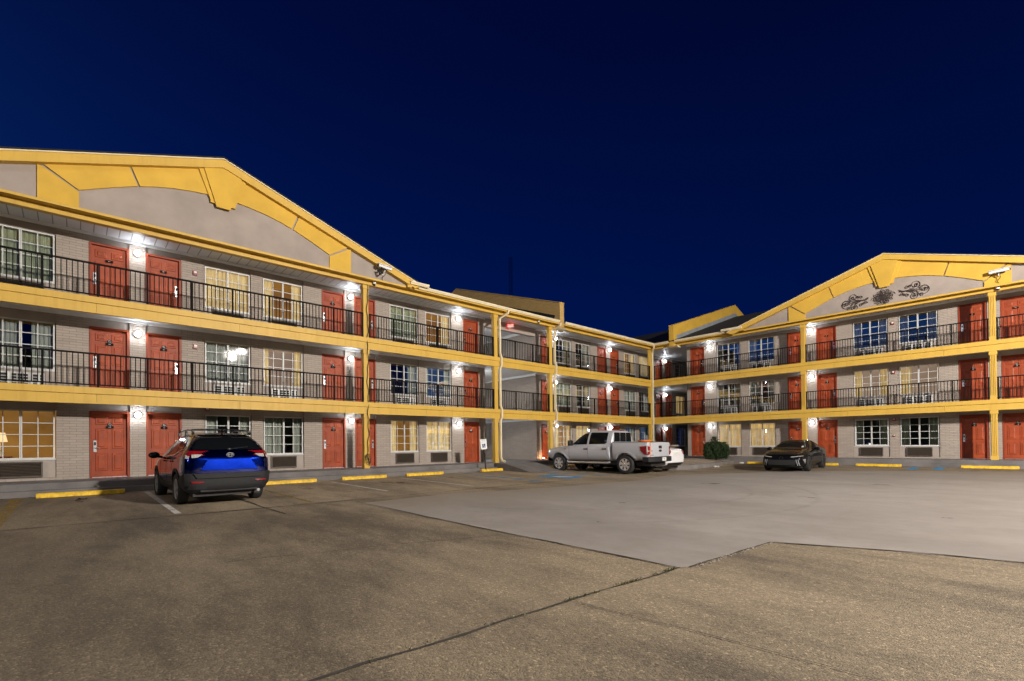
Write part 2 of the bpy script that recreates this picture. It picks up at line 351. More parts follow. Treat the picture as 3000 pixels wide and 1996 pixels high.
DOORS = {'L': [(-29.99,-29.0,'l',19),(-28.58,-27.6,'r',21),(-22.8,-21.83,'l',23),(-21.4,-20.43,'r',25),(-15.58,-14.63,'l',27),(-9.87,-8.98,'r',29),
               (-4.53,-3.56,'l',31),(-3.09,-2.13,'r',33),(2.64,3.62,'l',35),(4.06,5.03,'r',37)],
         'R': [(2.3,3.28,'r',41),(8.39,9.35,'l',43),(9.9,10.88,'r',45),(15.87,16.88,'l',47),(17.31,18.3,'r',49)]}
WINS = {'L': [-32.2,-26.9,-25.0,-19.7,-17.81,-8.6,-6.74,-1.44,.44,5.72], 'R': [4.12,6.14,11.66,13.63]}
WW = {'L': 1.44, 'R': 1.50}
RUNS = {'L': [(-41,-14.18),(-10.35,9.0)], 'R': [(2.02,27)]}
WZ0, WZ1, DT = .64, 2.08, 2.1
for w in 'LR':
    d = DW[w]
    for fi, zf in enumerate(ZF):
        top = zf+2.437 if fi < 2 else 7.66
        br = MB()
        for (a, b) in RUNS[w]:
            ops = sorted([(q[0], q[1], 'd') for q in DOORS[w] if a <= q[0] <= b] + [(q, q+WW[w], 'w') for q in WINS[w] if a <= q <= b])
            cur = a
            for (s0, s1, k) in ops + [(b, b, None)]:
                e = .03 if k == 'w' else 0
                if s0-e > cur: br.box(cur, s0-e, d, d+.22, zf, top)
                pn = MB(); sn = MB()
                if k == 'd':
                    pn.box(s0, s1, d+.055, d+.2, zf+DT, top)
                if k == 'w':
                    br.box(s0-e, s1+e, d-.012, d+.2, zf, zf+.075)
                    pn.box(s0-e, s1+e, d+.05, d+.2, zf+WZ1, top)
                    g = (.26, .30)
                    sn.box(s0-e, s1+e, d+.05, d+.2, zf+.078, zf+WZ0)
                if pn.v: wing('lintel_panel', w, pn, M['panel'])
                if sn.v: wing('sill_panel', w, sn, M['panel'])
                cur = s1+(.03 if k == 'w' else 0)
        if w == 'L':                                     # breezeway side walls
            br.box(-14.4,-14.18, d+.222, 16, zf, top); br.box(-10.35,-10.13, d+.222, 16, zf, top)
        else: br.box(2.02, 2.24, d+.222, 9, zf, top); br.box(-1.6, 2.02, 9, 9.2, zf, top)
        wing('brick_wall', w, br, M['brick'])
        iw = MB()
        for (a, b) in RUNS[w]: iw.box(a+.23, b-.23, d+1.5, d+1.6, zf, top)
        wing('interior_wall', w, iw, M['dark_room'])
        # crown trim along wall tops, ceiling / slab
        ct = MB()
        for (a, b) in RUNS[w]: ct.box(a, b, d-.05, d-.002, top-.09, top-.002)
        if w == 'L' : ct.box(-14.176,-14.12, d+.3, 16, top-.13, top-.003); ct.box(-10.41,-10.354, d+.0, 16, top-.13, top-.003)
        wing('wall_trim', w, ct, M['white_trim'])
        if fi < 2:
            sl = MB(); z1 = ZF[fi+1]
            if w == 'L':
                sl.box(-41, -.001, .062, d+1.7, z1-.2, z1); sl.box(.001, 9, d+.225, d+1.7, z1-.2, z1); sl.box(-14.4,-10.1, d+1.701, 16, z1-.2, z1)
            else:
                sl.box(-1.5, 27, .062, d+1.7, z1-.2, z1); sl.box(-1.5, 2.02, d+1.701, 9, z1-.2, z1)
            wing('floor_slab', w, sl, M['white_trim'])
            fa = MB(); a, b = (-41, -.1) if w == 'L' else (.1, 27)
            n = int((b-a)/3.6); lo = z1-.41
            for i in range(n):
                q0, q1 = a+(b-a)*i/n, a+(b-a)*(i+1)/n
                fa.box(q0+.003, q1-.003, -.05, .06, lo, z1-.125)
            fa.box(a, b, -.095, .059, z1-.124, z1+.06)
            wing('balcony_fascia', w, fa, M['yellow'])
    # eaves
    a, b = (-41, -.1) if w == 'L' else (.1, 27)
    ea = MB(); ea.box(a, b, -.1, .1, 7.5, 7.655); ea.box(a + (0 if w == 'L' else .3), b - (.3 if w == 'L' else 0), -.385, -.101, 7.655, 7.70)
    ea.box(a, b, -.40, -.386, 7.635, 7.71)
    wing('eave_beam', w, ea, M['yellow'])
    so = MB(); so.box(a, b, .101, d+.3, 7.66, 7.70)
    if w == 'L': so.box(-14.4, -10.1, d+.301, 16, 7.66, 7.70); so.box(.1, 9, d+.0, d+.3, 7.665, 7.70)
    else: so.box(-1.5, 2.02, d+.301, 9, 7.66, 7.7); so.box(-1.5, .1, -.0, d+.3, 7.662, 7.702)
    wing('soffit', w, so, M['soffit'])
    gutter_prof = [(-.40, 7.695), (-.47, 7.695), (-.485, 7.74), (-.52, 7.775), (-.52, 7.82), (-.40, 7.82)]
    for (q0, q1) in ([(-19.3, -10.25), (-9.75, -.42)] if w == 'L' else [(.42, 1.55), (2.0, 5.9), (20.9, 27)]): wing('gutter', w, MB().prism(gutter_prof, 'x', q0, q1), M['gutter'])
# breezeway drop beam at the top floor of the long wing
bb = MB(); bb.box(-14.18, -10.35, 1.334, 1.6, 7.22, 7.655); wing('drop_beam', 'L', bb, M['panel'])

# roof
def sheet(mb, pts, th=.07):
    n = len(pts); mb.add([*pts, *[(p[0], p[1], p[2]-th) for p in pts]], [tuple(range(n)), tuple(range(2*n-1, n-1, -1))] + [(i, n+i, n+(i+1) % n, (i+1) % n) for i in range(n)])
rf = MB(); ez = 7.83; rz_ = 11.08; rd = 9.34; e1 = .1; z1_ = ez+(rz_-ez)*(.46-e1)/(rd+.46); e1 = -.1
sheet(rf, [(e1*-1-.0,-41,z1_), (.1,-.1,z1_), (-rd, rd, rz_), (-rd,-41,rz_)]); sheet(rf, [(.11,-.11,z1_), (27,-.11,z1_), (27,rd,rz_), (-rd,rd,rz_)])
sheet(rf, [(.46,-19,ez), (.46,-.46,ez), (.105,-.1,z1_), (.105,-19,z1_)]); sheet(rf, [(.47,-.47,ez), (5.5,-.47,ez), (5.5,-.115,z1_), (.115,-.115,z1_)]); sheet(rf, [(21.2,-.47,ez), (27,-.47,ez), (27,-.115,z1_), (21.2,-.115,z1_)])
sheet(rf, [(-rd-.01,-41,rz_), (-rd-.01,rd,rz_), (-2*rd,2*rd,ez), (-2*rd,-41,ez)]); sheet(rf, [(-rd,rd+.01,rz_), (27,rd+.01,rz_), (27,2*rd,ez), (-2*rd,2*rd,ez)])
rf.build('roof', M['shingle'], motel)

# parapet walls running up the roof slope
def parapet(w, s0, s1, face):
    mb = MB(); lo = [(-.46, 7.45), (-.15, 7.45), (.12, 8.2), (rd, 11.28), (rd+2.2, 10.55)]
    hi = [(rd+2.2, 11.3), (rd, 12.0), (-.42, 8.83), (-.46, 8.83)]
    mb.prism([*lo, *hi], 'x', s0, s1)
    o = wing('parapet_wall', w, mb, M['yellow_shingle' if w == 'L' else 'yellow_wall'])
    f = MB(); q0, q1 = (s0-.03, s0-.003) if face < 0 else (s1+.003, s1+.03)
    f.prism([(.0, 7.85), (rd, 11.0), (rd+1.6, 10.5), (rd+1.9, 10.75), (rd, 11.38), (-.1, 8.2)], 'x', q0, q1)
    f.build('flashing', M['flashing'] if face > 0 else M['shingle'], o)  # left flashing takes the black shingle: its shade is painted in
    c = MB(); c.prism([(rd+2.2, 11.303), (rd, 12.003), (-.43, 8.834), (-.48, 8.834), (-.48, 8.80), (-.43, 8.80)][:3] + [(-.48, 8.834), (-.48, 8.875), (-.43, 8.875), (rd, 12.045), (rd+2.25, 11.34)], 'x', s0-.02, s1+.02)
    c.build('coping', M['yellow'], o)
    bk = MB(); bk.prism([(-.46, 7.449), (-.15, 7.449), (.05, 7.36), (-.30, 7.36)], 'x', s0-.15, s1+.25); bk.build('bracket', M['gutter'], o)
    return o
parapet('L', -10.2, -9.86, -1); parapet('R', 1.6, 1.93, 1)

# gables
def gable(w, c, zpk, hw, zend, dz):
    sl = (zpk-zend)/hw; T = lambda t: zpk - sl*abs(t)
    g = MB(); g.prism([(c-7.0, 7.66), (c+7.0, 7.66), (c+7.0, T(7.0)-.1), (c, zpk-.1), (c-7.0, T(7.0)-.1)], 'y', -.35, -.2)
    o = wing('gable', w, g, M['stucco'])
    b = MB(); bt = .26
    for sg in (-1, 1):
        b.prism([(c, zpk-.03), (c+sg*hw, zend-.03), (c+sg*(hw-.35), zend-.03-bt+.1), (c+sg*7.0, T(7.0)-.03-bt), (c, zpk-.03-bt)], 'y', -.56, -.352)
        b.box(min(c+sg*6.8, c+sg*7.0), max(c+sg*6.8, c+sg*7.0), -.555, -.352, 7.64, T(7.0)-bt)
    b.build('gable_fascia', M['yellow'], o)
    e = MB()
    for sg in (-1, 1):
        e.prism([(c, zpk), (c+sg*hw, zend), (c+sg*hw, zend-.032), (c, zpk-.032)], 'y', -.60, -.3)
    e.build('drip_edge', M['gutter'], o)
    e = MB()
    for sg in (-1, 1):
        e.prism(gutter_prof, 'x', min(c+sg*6.9, c+sg*(hw+.3)), max(c+sg*6.9, c+sg*(hw+.3)))
    e2 = MB(); e2.v = [(p[0], p[1]-.17, p[2]+.075) for p in e.v]; e2.f = e.f; e2.build('gable_gutter', M['gutter'], o)
    r = MB()
    for sg in (-1, 1): sheet(r, [(c, -.62, zpk+.04), (c+sg*(hw+.05), -.62, zend+.03), (c+sg*hw, .3, zend+.03), (c, 7.9, zpk+.04)], .035)
    r.build('gable_roof', M['shingle'], o)
    arc = [(3.54, 8.17+dz), (3.15, 8.38+dz), (2.75, 8.56+dz), (2.22, 8.775+dz), (1.8, 8.91+dz), (1.36, 9.02+dz), (.8, 9.11+dz), (.3, 9.16+dz), (0, 9.17+dz)]
    def arcz(t):
        t = abs(t)
        for (p, q) in zip(arc, arc[1:]):
            if q[0] <= t <= p[0]: return q[1]+(p[1]-q[1])*(t-q[0])/(p[0]-q[0])
    U = lambda t: T(t)-.03-bt+.002
    v = MB(); gp = .028
    for sg in (-1, 1):
        P = lambda pts: [(c+sg*x, z) for x, z in pts]
        v.prism(P([(4.38, 7.705), (3.54, 7.705), (3.54, 8.17+dz-gp), (4.27, U(4.3)-gp-.02), (4.38, U(4.38))]), 'y', -.405, -.3505)
        v.prism(P([(3.54, 8.17+dz+gp), (3.15, arcz(3.15)), (2.75, arcz(2.75)), (2.2+gp, arcz(2.22)), (2.40+gp, U(2.42)), (4.25, U(4.25))]), 'y', -.405, -.3505)
        v.prism(P([(2.2-gp, arcz(2.18)), (1.8, arcz(1.8)), (1.36, arcz(1.36)), (.8, arcz(.8)), (.3, arcz(.3)), (0, arcz(0)), (0, U(0)), (2.40-gp, U(2.37))]), 'y', -.405, -.3505)
    v.build('arch_panel', M['yellow_wall'], o)
    k = MB(); k.prism([(c-.68, U(.68)), (c-.36, 8.98+dz), (c-.36, 8.90+dz), (c+.36, 8.90+dz), (c+.36, 8.98+dz), (c+.68, U(.68)), (c, U(0))], 'y', -.46, -.406)
    k.prism([(c-.54, U(.54)), (c-.22, 8.86+dz), (c-.2, 8.78+dz), (c+.2, 8.78+dz), (c+.22, 8.86+dz), (c+.54, U(.54)), (c, U(0))], 'y', -.515, -.461)
    k.build('keystone', M['yellow_wall'], o)
    return o
gable('L', -26.68, 10.40, 7.5, 7.83, 0)
gR = gable('R', 13.35, 10.23, 7.83, 7.69, -.22)
# scroll ironwork on the right gable
def spiral(mb, cx, cz, r0, turns, a0, sg, y=-.37, r=.011):
    n = int(16*turns)+2
    mb.tube([(cx+sg*(r0*(1-.85*i/n))*math.cos(a0+2*PI*turns*i/n), y, cz+(r0*(1-.85*i/n))*math.sin(a0+2*PI*turns*i/n)) for i in range(n+1)], r, 4)
def scroll_side(cx, cz, sg):
    mb = MB()   # root at the inner side, curls fanning outward (sg = outward direction)
    P = lambda x, z: (cx+sg*x, -.37, cz+z)
    for (ex, ez, rr, a, d) in ((.34,-.02,.27,PI,1), (.36,.0,.19,0,-1), (.02,.26,.21,-1.2,1), (.08,.24,.13,2,-1), (-.04,-.26,.21,1.2,-1), (.0,-.27,.13,-2,1), (-.30,.20,.085,0,1), (-.20,.24,.07,2,-1), (-.30,-.19,.09,0,-1), (-.5,-.08,.09,PI,1), (.26,-.27,.09,1,1), (-.40,-.15,.06,1,-1)):
        spiral(mb, cx+sg*ex, cz+ez, rr, 1.5, a, sg*d, r=.0125)
    for (ex, ez) in ((.30, .02), (.22, .10), (.10, .20), (-.05, .18), (.18, -.12), (.02, -.2), (-.1, -.16), (-.2, .15), (.36, -.05)):
        mb.tube([P(-.56, .05), P(-.30, .03+ez*.12), P(-.05+ex*.3, ez*.55), P(ex, ez)], [.018, .018, .014, .007], 4)
    mb.prism([(cx-sg*.60, cz+.15), (cx-sg*.45, cz+.07), (cx-sg*.15, cz+.04), (cx-sg*.45, cz-.01), (cx-sg*.6, cz+.04)], 'y', -.375, -.362)
    for (ex, ez, k) in ((.40, .0, .08), (.0, -.25, .05), (.2, -.05, .04), (.06, .25, .03)): mb.ball((cx+sg*ex, -.37, cz+ez), (k, .008, k*.45), 8, 5)
    return mb
for (cx, cz, sg) in ((12.06, 8.10, -1), (14.50, 8.16, 1)):
    scroll_side(cx, cz, sg).build('scroll_ornament', M['iron'], gR, sharp=60)
mb = MB(); cx, cz = 13.27, 8.10
for i in range(12):
    a = 2*PI*i/12; spiral(mb, cx+.31*math.cos(a), cz+.30*math.sin(a), .11, 1.5, a, 1 if i % 2 else -1, r=.0125); spiral(mb, cx+.2*math.cos(a+.2), cz+.19*math.sin(a+.2), .10, 1.3, a+2, -1, r=.013)
    mb.tube([(cx, -.37, cz), (cx+.15*math.cos(a+.3), -.37, cz+.13*math.sin(a+.3)), (cx+.34*math.cos(a), -.37, cz+.3*math.sin(a))], [.022, .016, .008], 4)
for sg in (-1, 1): spiral(mb, cx+sg*.36, cz+sg*.06, .13, 1.2, 0, sg, r=.0125)
mb.ball((cx, -.37, cz), (.11, .010, .10), 10, 6); mb.build('scroll_ornament', M['iron'], gR, sharp=60)

# columns
def column(w, s0, flutes=False):
    s1 = s0+.22; c = MB(); y0, y1 = -.028, .2
    for fi, zf in enumerate(ZF):
        zt = (zf+2.637-.41) if fi < 2 else 7.5; zb = zf+(.06 if fi else 0)
        c.box(s0, s1, y0+.01, y1, zb, zt); c.box(s0-.025, s1+.025, y0-.012, y1+.02, zt-.17, zt-.002); c.box(s0-.015, s1+.015, y0-.006, y1+.012, zb+.001, zb+(.2 if fi == 0 else .03))
        if flutes:
            for k in range(4): c.box(s0+.018+k*.05, s0+.046+k*.05, y0-.008, y0+.009, zb+.2, zt-.18)
    return wing('column', w, c, M['yellow'], bevel=.006)
for s in (-35.9, -21.62, -14.66, -10.61, -.24): column('L', s)
column('R', 9.44, True); column('R', 16.99, True)

# railings
def railing(w, a, b, zf):
    m = MB(); y = .03
    m.box(a, b, y-.03, y+.03, zf+1.03, zf+1.075); m.box(a, b, y-.017, y+.017, zf+.13, zf+.165)
    n = max(1, round((b-a)/1.22)); posts = [a+.04+(b-a-.08)*i/n for i in range(n+1)]
    k = round((b-a)/.118)
    for i in range(1, k):
        s = a+(b-a)*i/k
        if min(abs(s-p) for p in posts) > .03: m.box(s-.0115, s+.0115, y-.0115, y+.0115, zf+.1651, zf+1.0299)
    o = wing('railing', w, m, M['rail'], sharp=20)
    p0 = None
    for p in posts:
        if p0 is None:
            q = MB(); q.box(-.026, .026, y-.026, y+.026, zf+.06, zf+1.0298); p0 = q.build('railing_post', M['rail'], o, (p, 0, 0))
        else:
            c = p0.copy(); COL.objects.link(c); c.parent = o; c.location = (p, 0, 0)
for fi in (1, 2):
    for a, b in ((-41,-35.9), (-35.68,-21.62), (-21.4,-14.66), (-14.44,-10.61), (-10.39,-.24)): railing('L', a, b, ZF[fi])
    for a, b in ((.12, 9.44), (9.66, 16.99), (17.21, 27)): railing('R', a, b, ZF[fi])

# downspouts
def downspout(path):
    MB().tube(path, .062, 4).build('downspout', M['gutter'], motel, sharp=30)
def spout_L(s, kick):
    p = [W('L', s+kick, -.46, 7.70), W('L', s+kick, -.44, 7.58), W('L', s, -.1, 7.3)]
    for z in (5.275, 2.637): p += [W('L', s, -.1, z+.28), W('L', s+.06, -.14, z+.06), W('L', s+.06, -.14, z-.32), W('L', s, -.1, z-.52)]
    p += [W('L', s, -.1, .28), W('L', s+.03, -.14, .12), W('L', s+.12, -.3, .05)]
    downspout(p)
spout_L(-14.36, .28); spout_L(-10.26, .1)
p = [(.44,-.44,7.72), (.40,-.40,7.55), (.1,-.1,7.3)]
for z in (5.275, 2.637): p += [(.1,-.1,z+.25), (.15,-.15,z+.06), (.15,-.15,z-.35), (.1,-.1,z-.5)]
downspout(p + [(.1,-.1,.2), (.2,-.2,.06)])

# ---------------------------------------------------------------- doors (prototypes copied)
def make_door(w, side):
    width = .97
    fr = MB()
    for (a, b) in ((0, .055), (width-.055, width)): fr.box(a, b, -.012, .16, 0, DT)
    fr.box(.0551, width-.0551, -.012, .16, DT-.055, DT); fr.box(.0551, width-.0551, .0, .16, 0, .012)
    lf = MB(); x0, x1 = .058, width-.058; lf.box(x0, x1, .09, .135, .035, DT-.058)
    cx = width/2; pw = .30
    for (z0, z1) in ((.22, .78), (.92, 1.56), (1.68, 1.92)):
        for xa in (cx-.05-pw, cx+.05):
            lf.frustum(xa, xa+pw, z0, z1, .0899, .072, .014); lf.frustum(xa+.05, xa+pw-.05, z0+.05, z1-.05, .072, .060, .03)
    d = lf.build('door', M['door'], None, sharp=20)
    fr.build('door_frame', M['door_frame'], d, sharp=20)
    th = MB(); th.box(x0, x1, .02, .088, .0125, .034); th.build('threshold', M['steel'], d)
    lx = x0+.07 if side == 'l' else x1-.07; sg = 1 if side == 'l' else -1
    lk = MB(); lk.box(lx-.038, lx+.038, .062, .0895, .82, 1.18)
    lk.tube([(lx, .062, .95), (lx, .02, .95), (lx+sg*.12, .02, .945)], .012, 6)
    l = lk.build('door_lock', M['steel'], d, bevel=.004)
    b = MB(); b.box(lx-.024, lx+.024, .056, .0615, 1.03, 1.13); b.build('card_reader', M['black_plate'], l)
    return d
RX = Matrix.Rotation(PI/2, 4, 'X')
floor_word = ('ground', 'second', 'third'); proto = {}
for w in 'LR':
    for (s0, s1, side, num) in DOORS[w]:
        for fi, zf in enumerate(ZF):
            key = side
            if key not in proto: proto[key] = make_door(w, side)
            d = copy_tree(proto[key])
            d.parent = motel; place(d, w, s0+((s1-s0)-.97)/2, zf)
            pl = MB(); cx = .485; zz = 1.60 if fi == 0 else 1.60
            pl.box(cx-.095, cx+.095, .058, .0715, zz-.038, zz+.038)
            nm = num+100*(fi+1)
            sym = fi < 2 or num in (23, 25, 27)
            if sym: pl.lathe([(.001, .058), (.055, .058), (.055, .0715), (.001, .0715)], 16, 'y', (cx, 0, zz+.09))
            po = pl.build('number_plate', M['black_plate'], d)
            t = text_mb(str(nm), .036)
            tm = MB().merge(t, Matrix.Translation((cx, .056, zz)) @ RX)
            if sym:
                ring = MB(); n = 16
                ring.tube([(cx+.032*math.cos(2*PI*i/n), .056, zz+.09+.032*math.sin(2*PI*i/n)) for i in range(n+1)], .003, 4); ring.tube([(cx-.025, .055, zz+.115), (cx+.025, .055, zz+.065)], .003, 4)
                tm.merge(ring)
            # lettering is a face part of the plate mesh: second material
            me = po.data; bm = bmesh.new(); bm.from_mesh(me); n0 = len(bm.faces)
            vs = [bm.verts.new(v) for v in tm.v]
            for f in tm.f:
                try: q = bm.faces.new([vs[i] for i in f]); q.material_index = 1
                except ValueError: pass
            bmesh.ops.recalc_face_normals(bm, faces=bm.faces); bm.to_mesh(me); bm.free(); me.materials.append(M['white_ink'])
def drop(o):
    for c in list(o.children): drop(c)
    bpy.data.objects.remove(o)
for k in list(proto): drop(proto[k])
# ---------------------------------------------------------------- windows
MESH = {}
def cached(key, fn):
    if key not in MESH: MESH[key] = fn()
    return MESH[key]
def frame_mesh(W_, broad):
    m = MB(); f = .07 if broad else .036; h0, h1 = 0, WZ1-WZ0
    m.box(0, W_, -.005, .07, h0, h0+f); m.box(0, W_, -.005, .07, h1-f, h1); m.box(0, f, -.0052, .0702, h0+f, h1-f); m.box(W_-f, W_, -.0052, .0702, h0+f, h1-f)
    c = W_/2; m.box(c-.03, c-.004, .0, .06, h0+f, h1-f); m.box(c+.004, c+.03, .012, .066, h0+f, h1-f)
    for (a, b) in ((f, c-.03), (c+.03, W_-f)):
        x = (a+b)/2; m.box(x-.010, x+.010, .022, .034, h0+f, h1-f)
        for k in (1, 2, 3):
            z = h0+f+(h1-h0-2*f)*k/4; m.box(a, b, .0215, .0345, z-.010, z+.010)
    m.box(-.02, W_+.02, -.03, .02, -.035, -.001)
    return m.mesh('window', M['win_frame'], 20)
def pane_mesh(W_):
    m = MB(); m.add([(.04, .040, .04), (W_-.04, .040, .04), (W_-.04, .040, WZ1-WZ0-.04), (.04, .040, WZ1-WZ0-.04)], [(0, 1, 2, 3)])
    return m.mesh('pane', M['pane'], None, False)
def curtain_mesh(x0, x1, mat, ph):
    m = MB(); n = int((x1-x0)/.012)+2; vs = []; fs = []; rnd = random.Random(ph)
    z0, z1 = -.06, WZ1-WZ0+.05
    for i in range(n+1):
        x = x0+(x1-x0)*i/n; a = .022*math.sin(x*52+ph*1.7+1.2*math.sin(x*13+ph)) + .008*math.sin(x*131+ph)
        vs += [(x, .16+a*.8, z0), (x+.004*math.sin(x*40), .16+a, (z0+z1)/2), (x, .16+a*.55, z1)]
    for i in range(n):
        for k in (0, 1): fs.append((i*3+k, (i+1)*3+k, (i+1)*3+k+1, i*3+k+1))
    m.add(vs, fs); return m.mesh('curtain', mat, 60, False)
def room_mesh(W_, mat):
    m = MB(); a, b, c = .95, -.5, W_+.5; z0, z1 = -.6, 1.75
    m.add([(b, a, z0), (c, a, z0), (c, a, z1), (b, a, z1), (b, .25, z0), (c, .25, z0), (c, .25, z1), (b, .25, z1)], [(0,1,2,3), (4,0,3,7), (1,5,6,2), (3,2,6,7), (4,5,1,0)])
    return m.mesh('room_or_reflection', mat, None, False)
def add_window(w, s, fi, room, cur, mat):
    W_ = WW[w]; zf = ZF[fi]; broad = (w == 'R' and fi == 0 and s == 11.66)
    o = link('window', cached(('f', W_, broad), lambda: frame_mesh(W_, broad)), motel); place(o, w, s, zf+WZ0, .05)
    link('pane', cached(('p', W_), lambda: pane_mesh(W_)), o)
    spans = {'full': [(.03, W_/2+.05), (W_/2+.02, W_-.03)], 'sides': [(.03, .36), (W_-.36, W_-.03)], 'left': [(.03, .45)], 'right': [(W_-.45, W_-.03)], 'lefthalf': [(.03, W_/2), (W_-.34, W_-.03)], 'thin': [(.03, .22), (W_-.26, W_-.03)],
             'gap': [(.03, W_/2+.02), (W_/2+.22, W_-.03)], None: []}[cur]
    for i, (a, b) in enumerate(spans):
        link('curtain', cached(('c', W_, round(a, 3), round(b, 3), mat, (fi+i) % 3), lambda: curtain_mesh(a, b, M[mat], (fi+i) % 3+.5*i)), o)
    if room: link('room_or_reflection', cached(('r', W_, room), lambda: room_mesh(W_, M[room])), o)
    return o
WS = {  # (wing, index): states for floors 1..3 -> (room, curtain spread, curtain cloth)
 ('L',0): [('room_warm',None,None), (None,'gap','cur_grey'), (None,'full','cur_green')],
 ('L',1): [(None,'sides','cur_grey'), (None,'full','cur_grey'), ('room_warm','full','cur_glow')],
 ('L',2): [(None,'lefthalf','cur_grey'), ('pale_room_reflection','thin','cur_glow'), ('room_warm','sides','cur_glow')],
 ('L',3): [('room_warm','sides','cur_glow'), (None,'right','cur_grey'), (None,'full','cur_green')],
 ('L',4): [('room_warm','full','cur_glow'), ('blue_reflection','thin','cur_grey'), ('room_warm','right','cur_glow')],
 ('L',5): [('room_warm','sides','cur_glow'), (None,'full','cur_green'), (None,'right','cur_cream')],
 ('L',6): [('room_warm','full','cur_glow'), (None,'sides','cur_cream'), (None,'right','cur_grey')],
 ('L',7): [(None,'sides','cur_cream'), (None,'full','cur_grey'), ('room_warm','sides','cur_glow')],
 ('L',8): [('blue_reflection','sides','cur_grey'), (None,'right','cur_grey'), ('room_warm','full','cur_glow')],
 ('L',9): [(None,'sides','cur_grey'), ('room_warm','full','cur_glow'), (None,'sides','cur_grey')],
 ('R',0): [('room_warm','full','cur_glow'), (None,'sides','cur_cream'), (None,'thin','cur_cream')],
 ('R',1): [('room_warm','full','cur_glow'), (None,'lefthalf','cur_grey'), (None,'left','cur_grey')],
 ('R',2): [(None,'sides','cur_green'), ('pale_room_reflection','sides','cur_glow'), (None,'sides','cur_grey')],
 ('R',3): [(None,'sides','cur_green'), ('pale_room_reflection','left','cur_glow'), (None,'sides','cur_grey')]}
def ac_unit(kind, W_):
    x0 = .24; x1 = W_-.22 if kind != 'low' else W_-.26; b = MB()
    if kind == 'white':
        z0, z1 = .1, .52; b.box(x0, x1, -.10, .12, z0, z1)
        o = b.build('air_conditioner', M['ac_white'], None, bevel=.006)
        g = MB(); L_ = x1-x0
        for (a, c, cols) in ((.035, .24, 1), (.31, .66, 3), (.745, .86, 1), (.90, .97, 1)):
            for j in range(cols):
                u0 = x0+L_*(a+(c-a)*j/cols)+.008; u1 = x0+L_*(a+(c-a)*(j+1)/cols)-.008
                for r in range(4):
                    q = z0+.04+(z1-z0-.08)*r/4; g.box(u0, u1, -.104, -.099, q+.008, q+(z1-z0-.08)/4-.008)
        g.build('grille', M['ac_dark'], o); return o
    z0, z1 = .11, .565; f = .035
    b.box(x0, x1, -.03, .12, z0, z0+f); b.box(x0, x1, -.03, .12, z1-f, z1); b.box(x0, x0+f, -.0302, .12, z0+f, z1-f); b.box(x1-f, x1, -.0302, .12, z0+f, z1-f)
    o = b.build('air_conditioner', M['ac_brown'], None)
    g = MB(); n = 9
    for i in range(n):
        z = z0+f+(z1-z0-2*f)*(i+.5)/n; g.prism([(-.025, z-.014), (-.022, z-.018), (.03, z+.012), (.03, z+.016)], 'x', x0+f, x1-f)
    g.build('louvre_grille', M['ac_brown'], o)
    k = MB(); k.box(x0+f, x1-f, .032, .036, z0+f, z1-f); k.build('grille_void', M['ac_dark'], o); return o
AC = {}
for w in 'LR':
    for i, s in enumerate(WINS[w]):
        for fi in range(3):
            add_window(w, s, fi, *WS[(w, i)][fi])
            kind = 'low' if fi == 0 else ('white' if (fi == 1 or w == 'R') and not (w == 'L' and i in (5, 6, 7, 8)) else 'brown')
            if (w, kind) not in AC: AC[(w, kind)] = ac_unit(kind, WW[w])
            o = copy_tree(AC[(w, kind)], motel); place(o, w, s, ZF[fi])
for k in AC: drop(AC[k])

# ---------------------------------------------------------------- wall lamps, alarms, cameras (hung on the building)
def lamp_proto():
    t = thing('wall_lamp', '', 'wall lamp')
    b = MB(); b.lathe([(.07, .0), (.07, -.03), (.09, -.075), (.09, -.085), (.05, -.09)], 20, 'y', (0, 0, 0)); b.build('lamp_base', M['lamp_base'], t)
    b = MB(); b.tube([(0, -.04, 0), (0, -.10, 0)], .02, 8); b.build('lamp_arm', M['lamp_base'], t)
    g = MB(); g.ball((0, -.17, 0), (.075, .075, .08), 16, 10); g.build('lamp_globe', M['lamp'], t); return t
LP = {'L': [(-28.8, 'between the two doors behind the blue SUV'), (-21.61, 'beside the column with the hanging cable'), (-15.98, 'by the last door before the breezeway'),
            (-8.8, 'past the breezeway beside the white downspout'), (-3.32, 'between two doors above the silver pickup'), (3.84, 'deep in the shaded corner passage')],
      'R': [(3.68, 'by the first door beyond the corner'), (9.66, 'beside the column above the black sedan')]}
fl = ('ground floor', 'second floor', 'third floor'); first = lamp_proto(); used = False
for w in 'LR':
    for s, ph in LP[w]:
        for fi in range(3):
            o = copy_tree(first) if used else first; used = True
            place(o, w, s, ZF[fi]+2.0, -.002)
            tag(o, f'lit wall lamp on the {fl[fi]}, {ph}', 'wall lamp', 'lit wall lamps along the balconies')
for fi in range(3):      # one lamp per floor on the side wall inside the breezeway
    o = copy_tree(first); gl = [c for c in o.children if c.name.startswith('lamp_globe')][0]; gl.data = gl.data.copy(); gl.data.materials[0] = M['lamp_in']; o.location = (-3.3, -14.176, ZF[fi]+2.0); o.rotation_euler = (0, 0, PI); tag(o, f'lit wall lamp on the {fl[fi]}, inside the breezeway', 'wall lamp', 'lit wall lamps along the balconies')
def alarm(w, s, z, lab, small=False):
    t = thing('fire_alarm', lab, 'fire alarm', group='red fire alarm strobes on the walls'); k = .6 if small else 1
    b = MB(); b.box(-.065*k, .065*k, -.06, -.0, -.075*k, .075*k); b.build('alarm_body', M['red_plastic'], t, bevel=.006)
    b = MB(); b.box(-.042*k, .042*k, -.078, -.061, -.01*k, .05*k); b.build('strobe_lens', M['white_trim'], t); place(t, w, s, z, -.002)
bayL = 'beside the left gable room windows'; zz = (2.30, 4.49, 7.05)
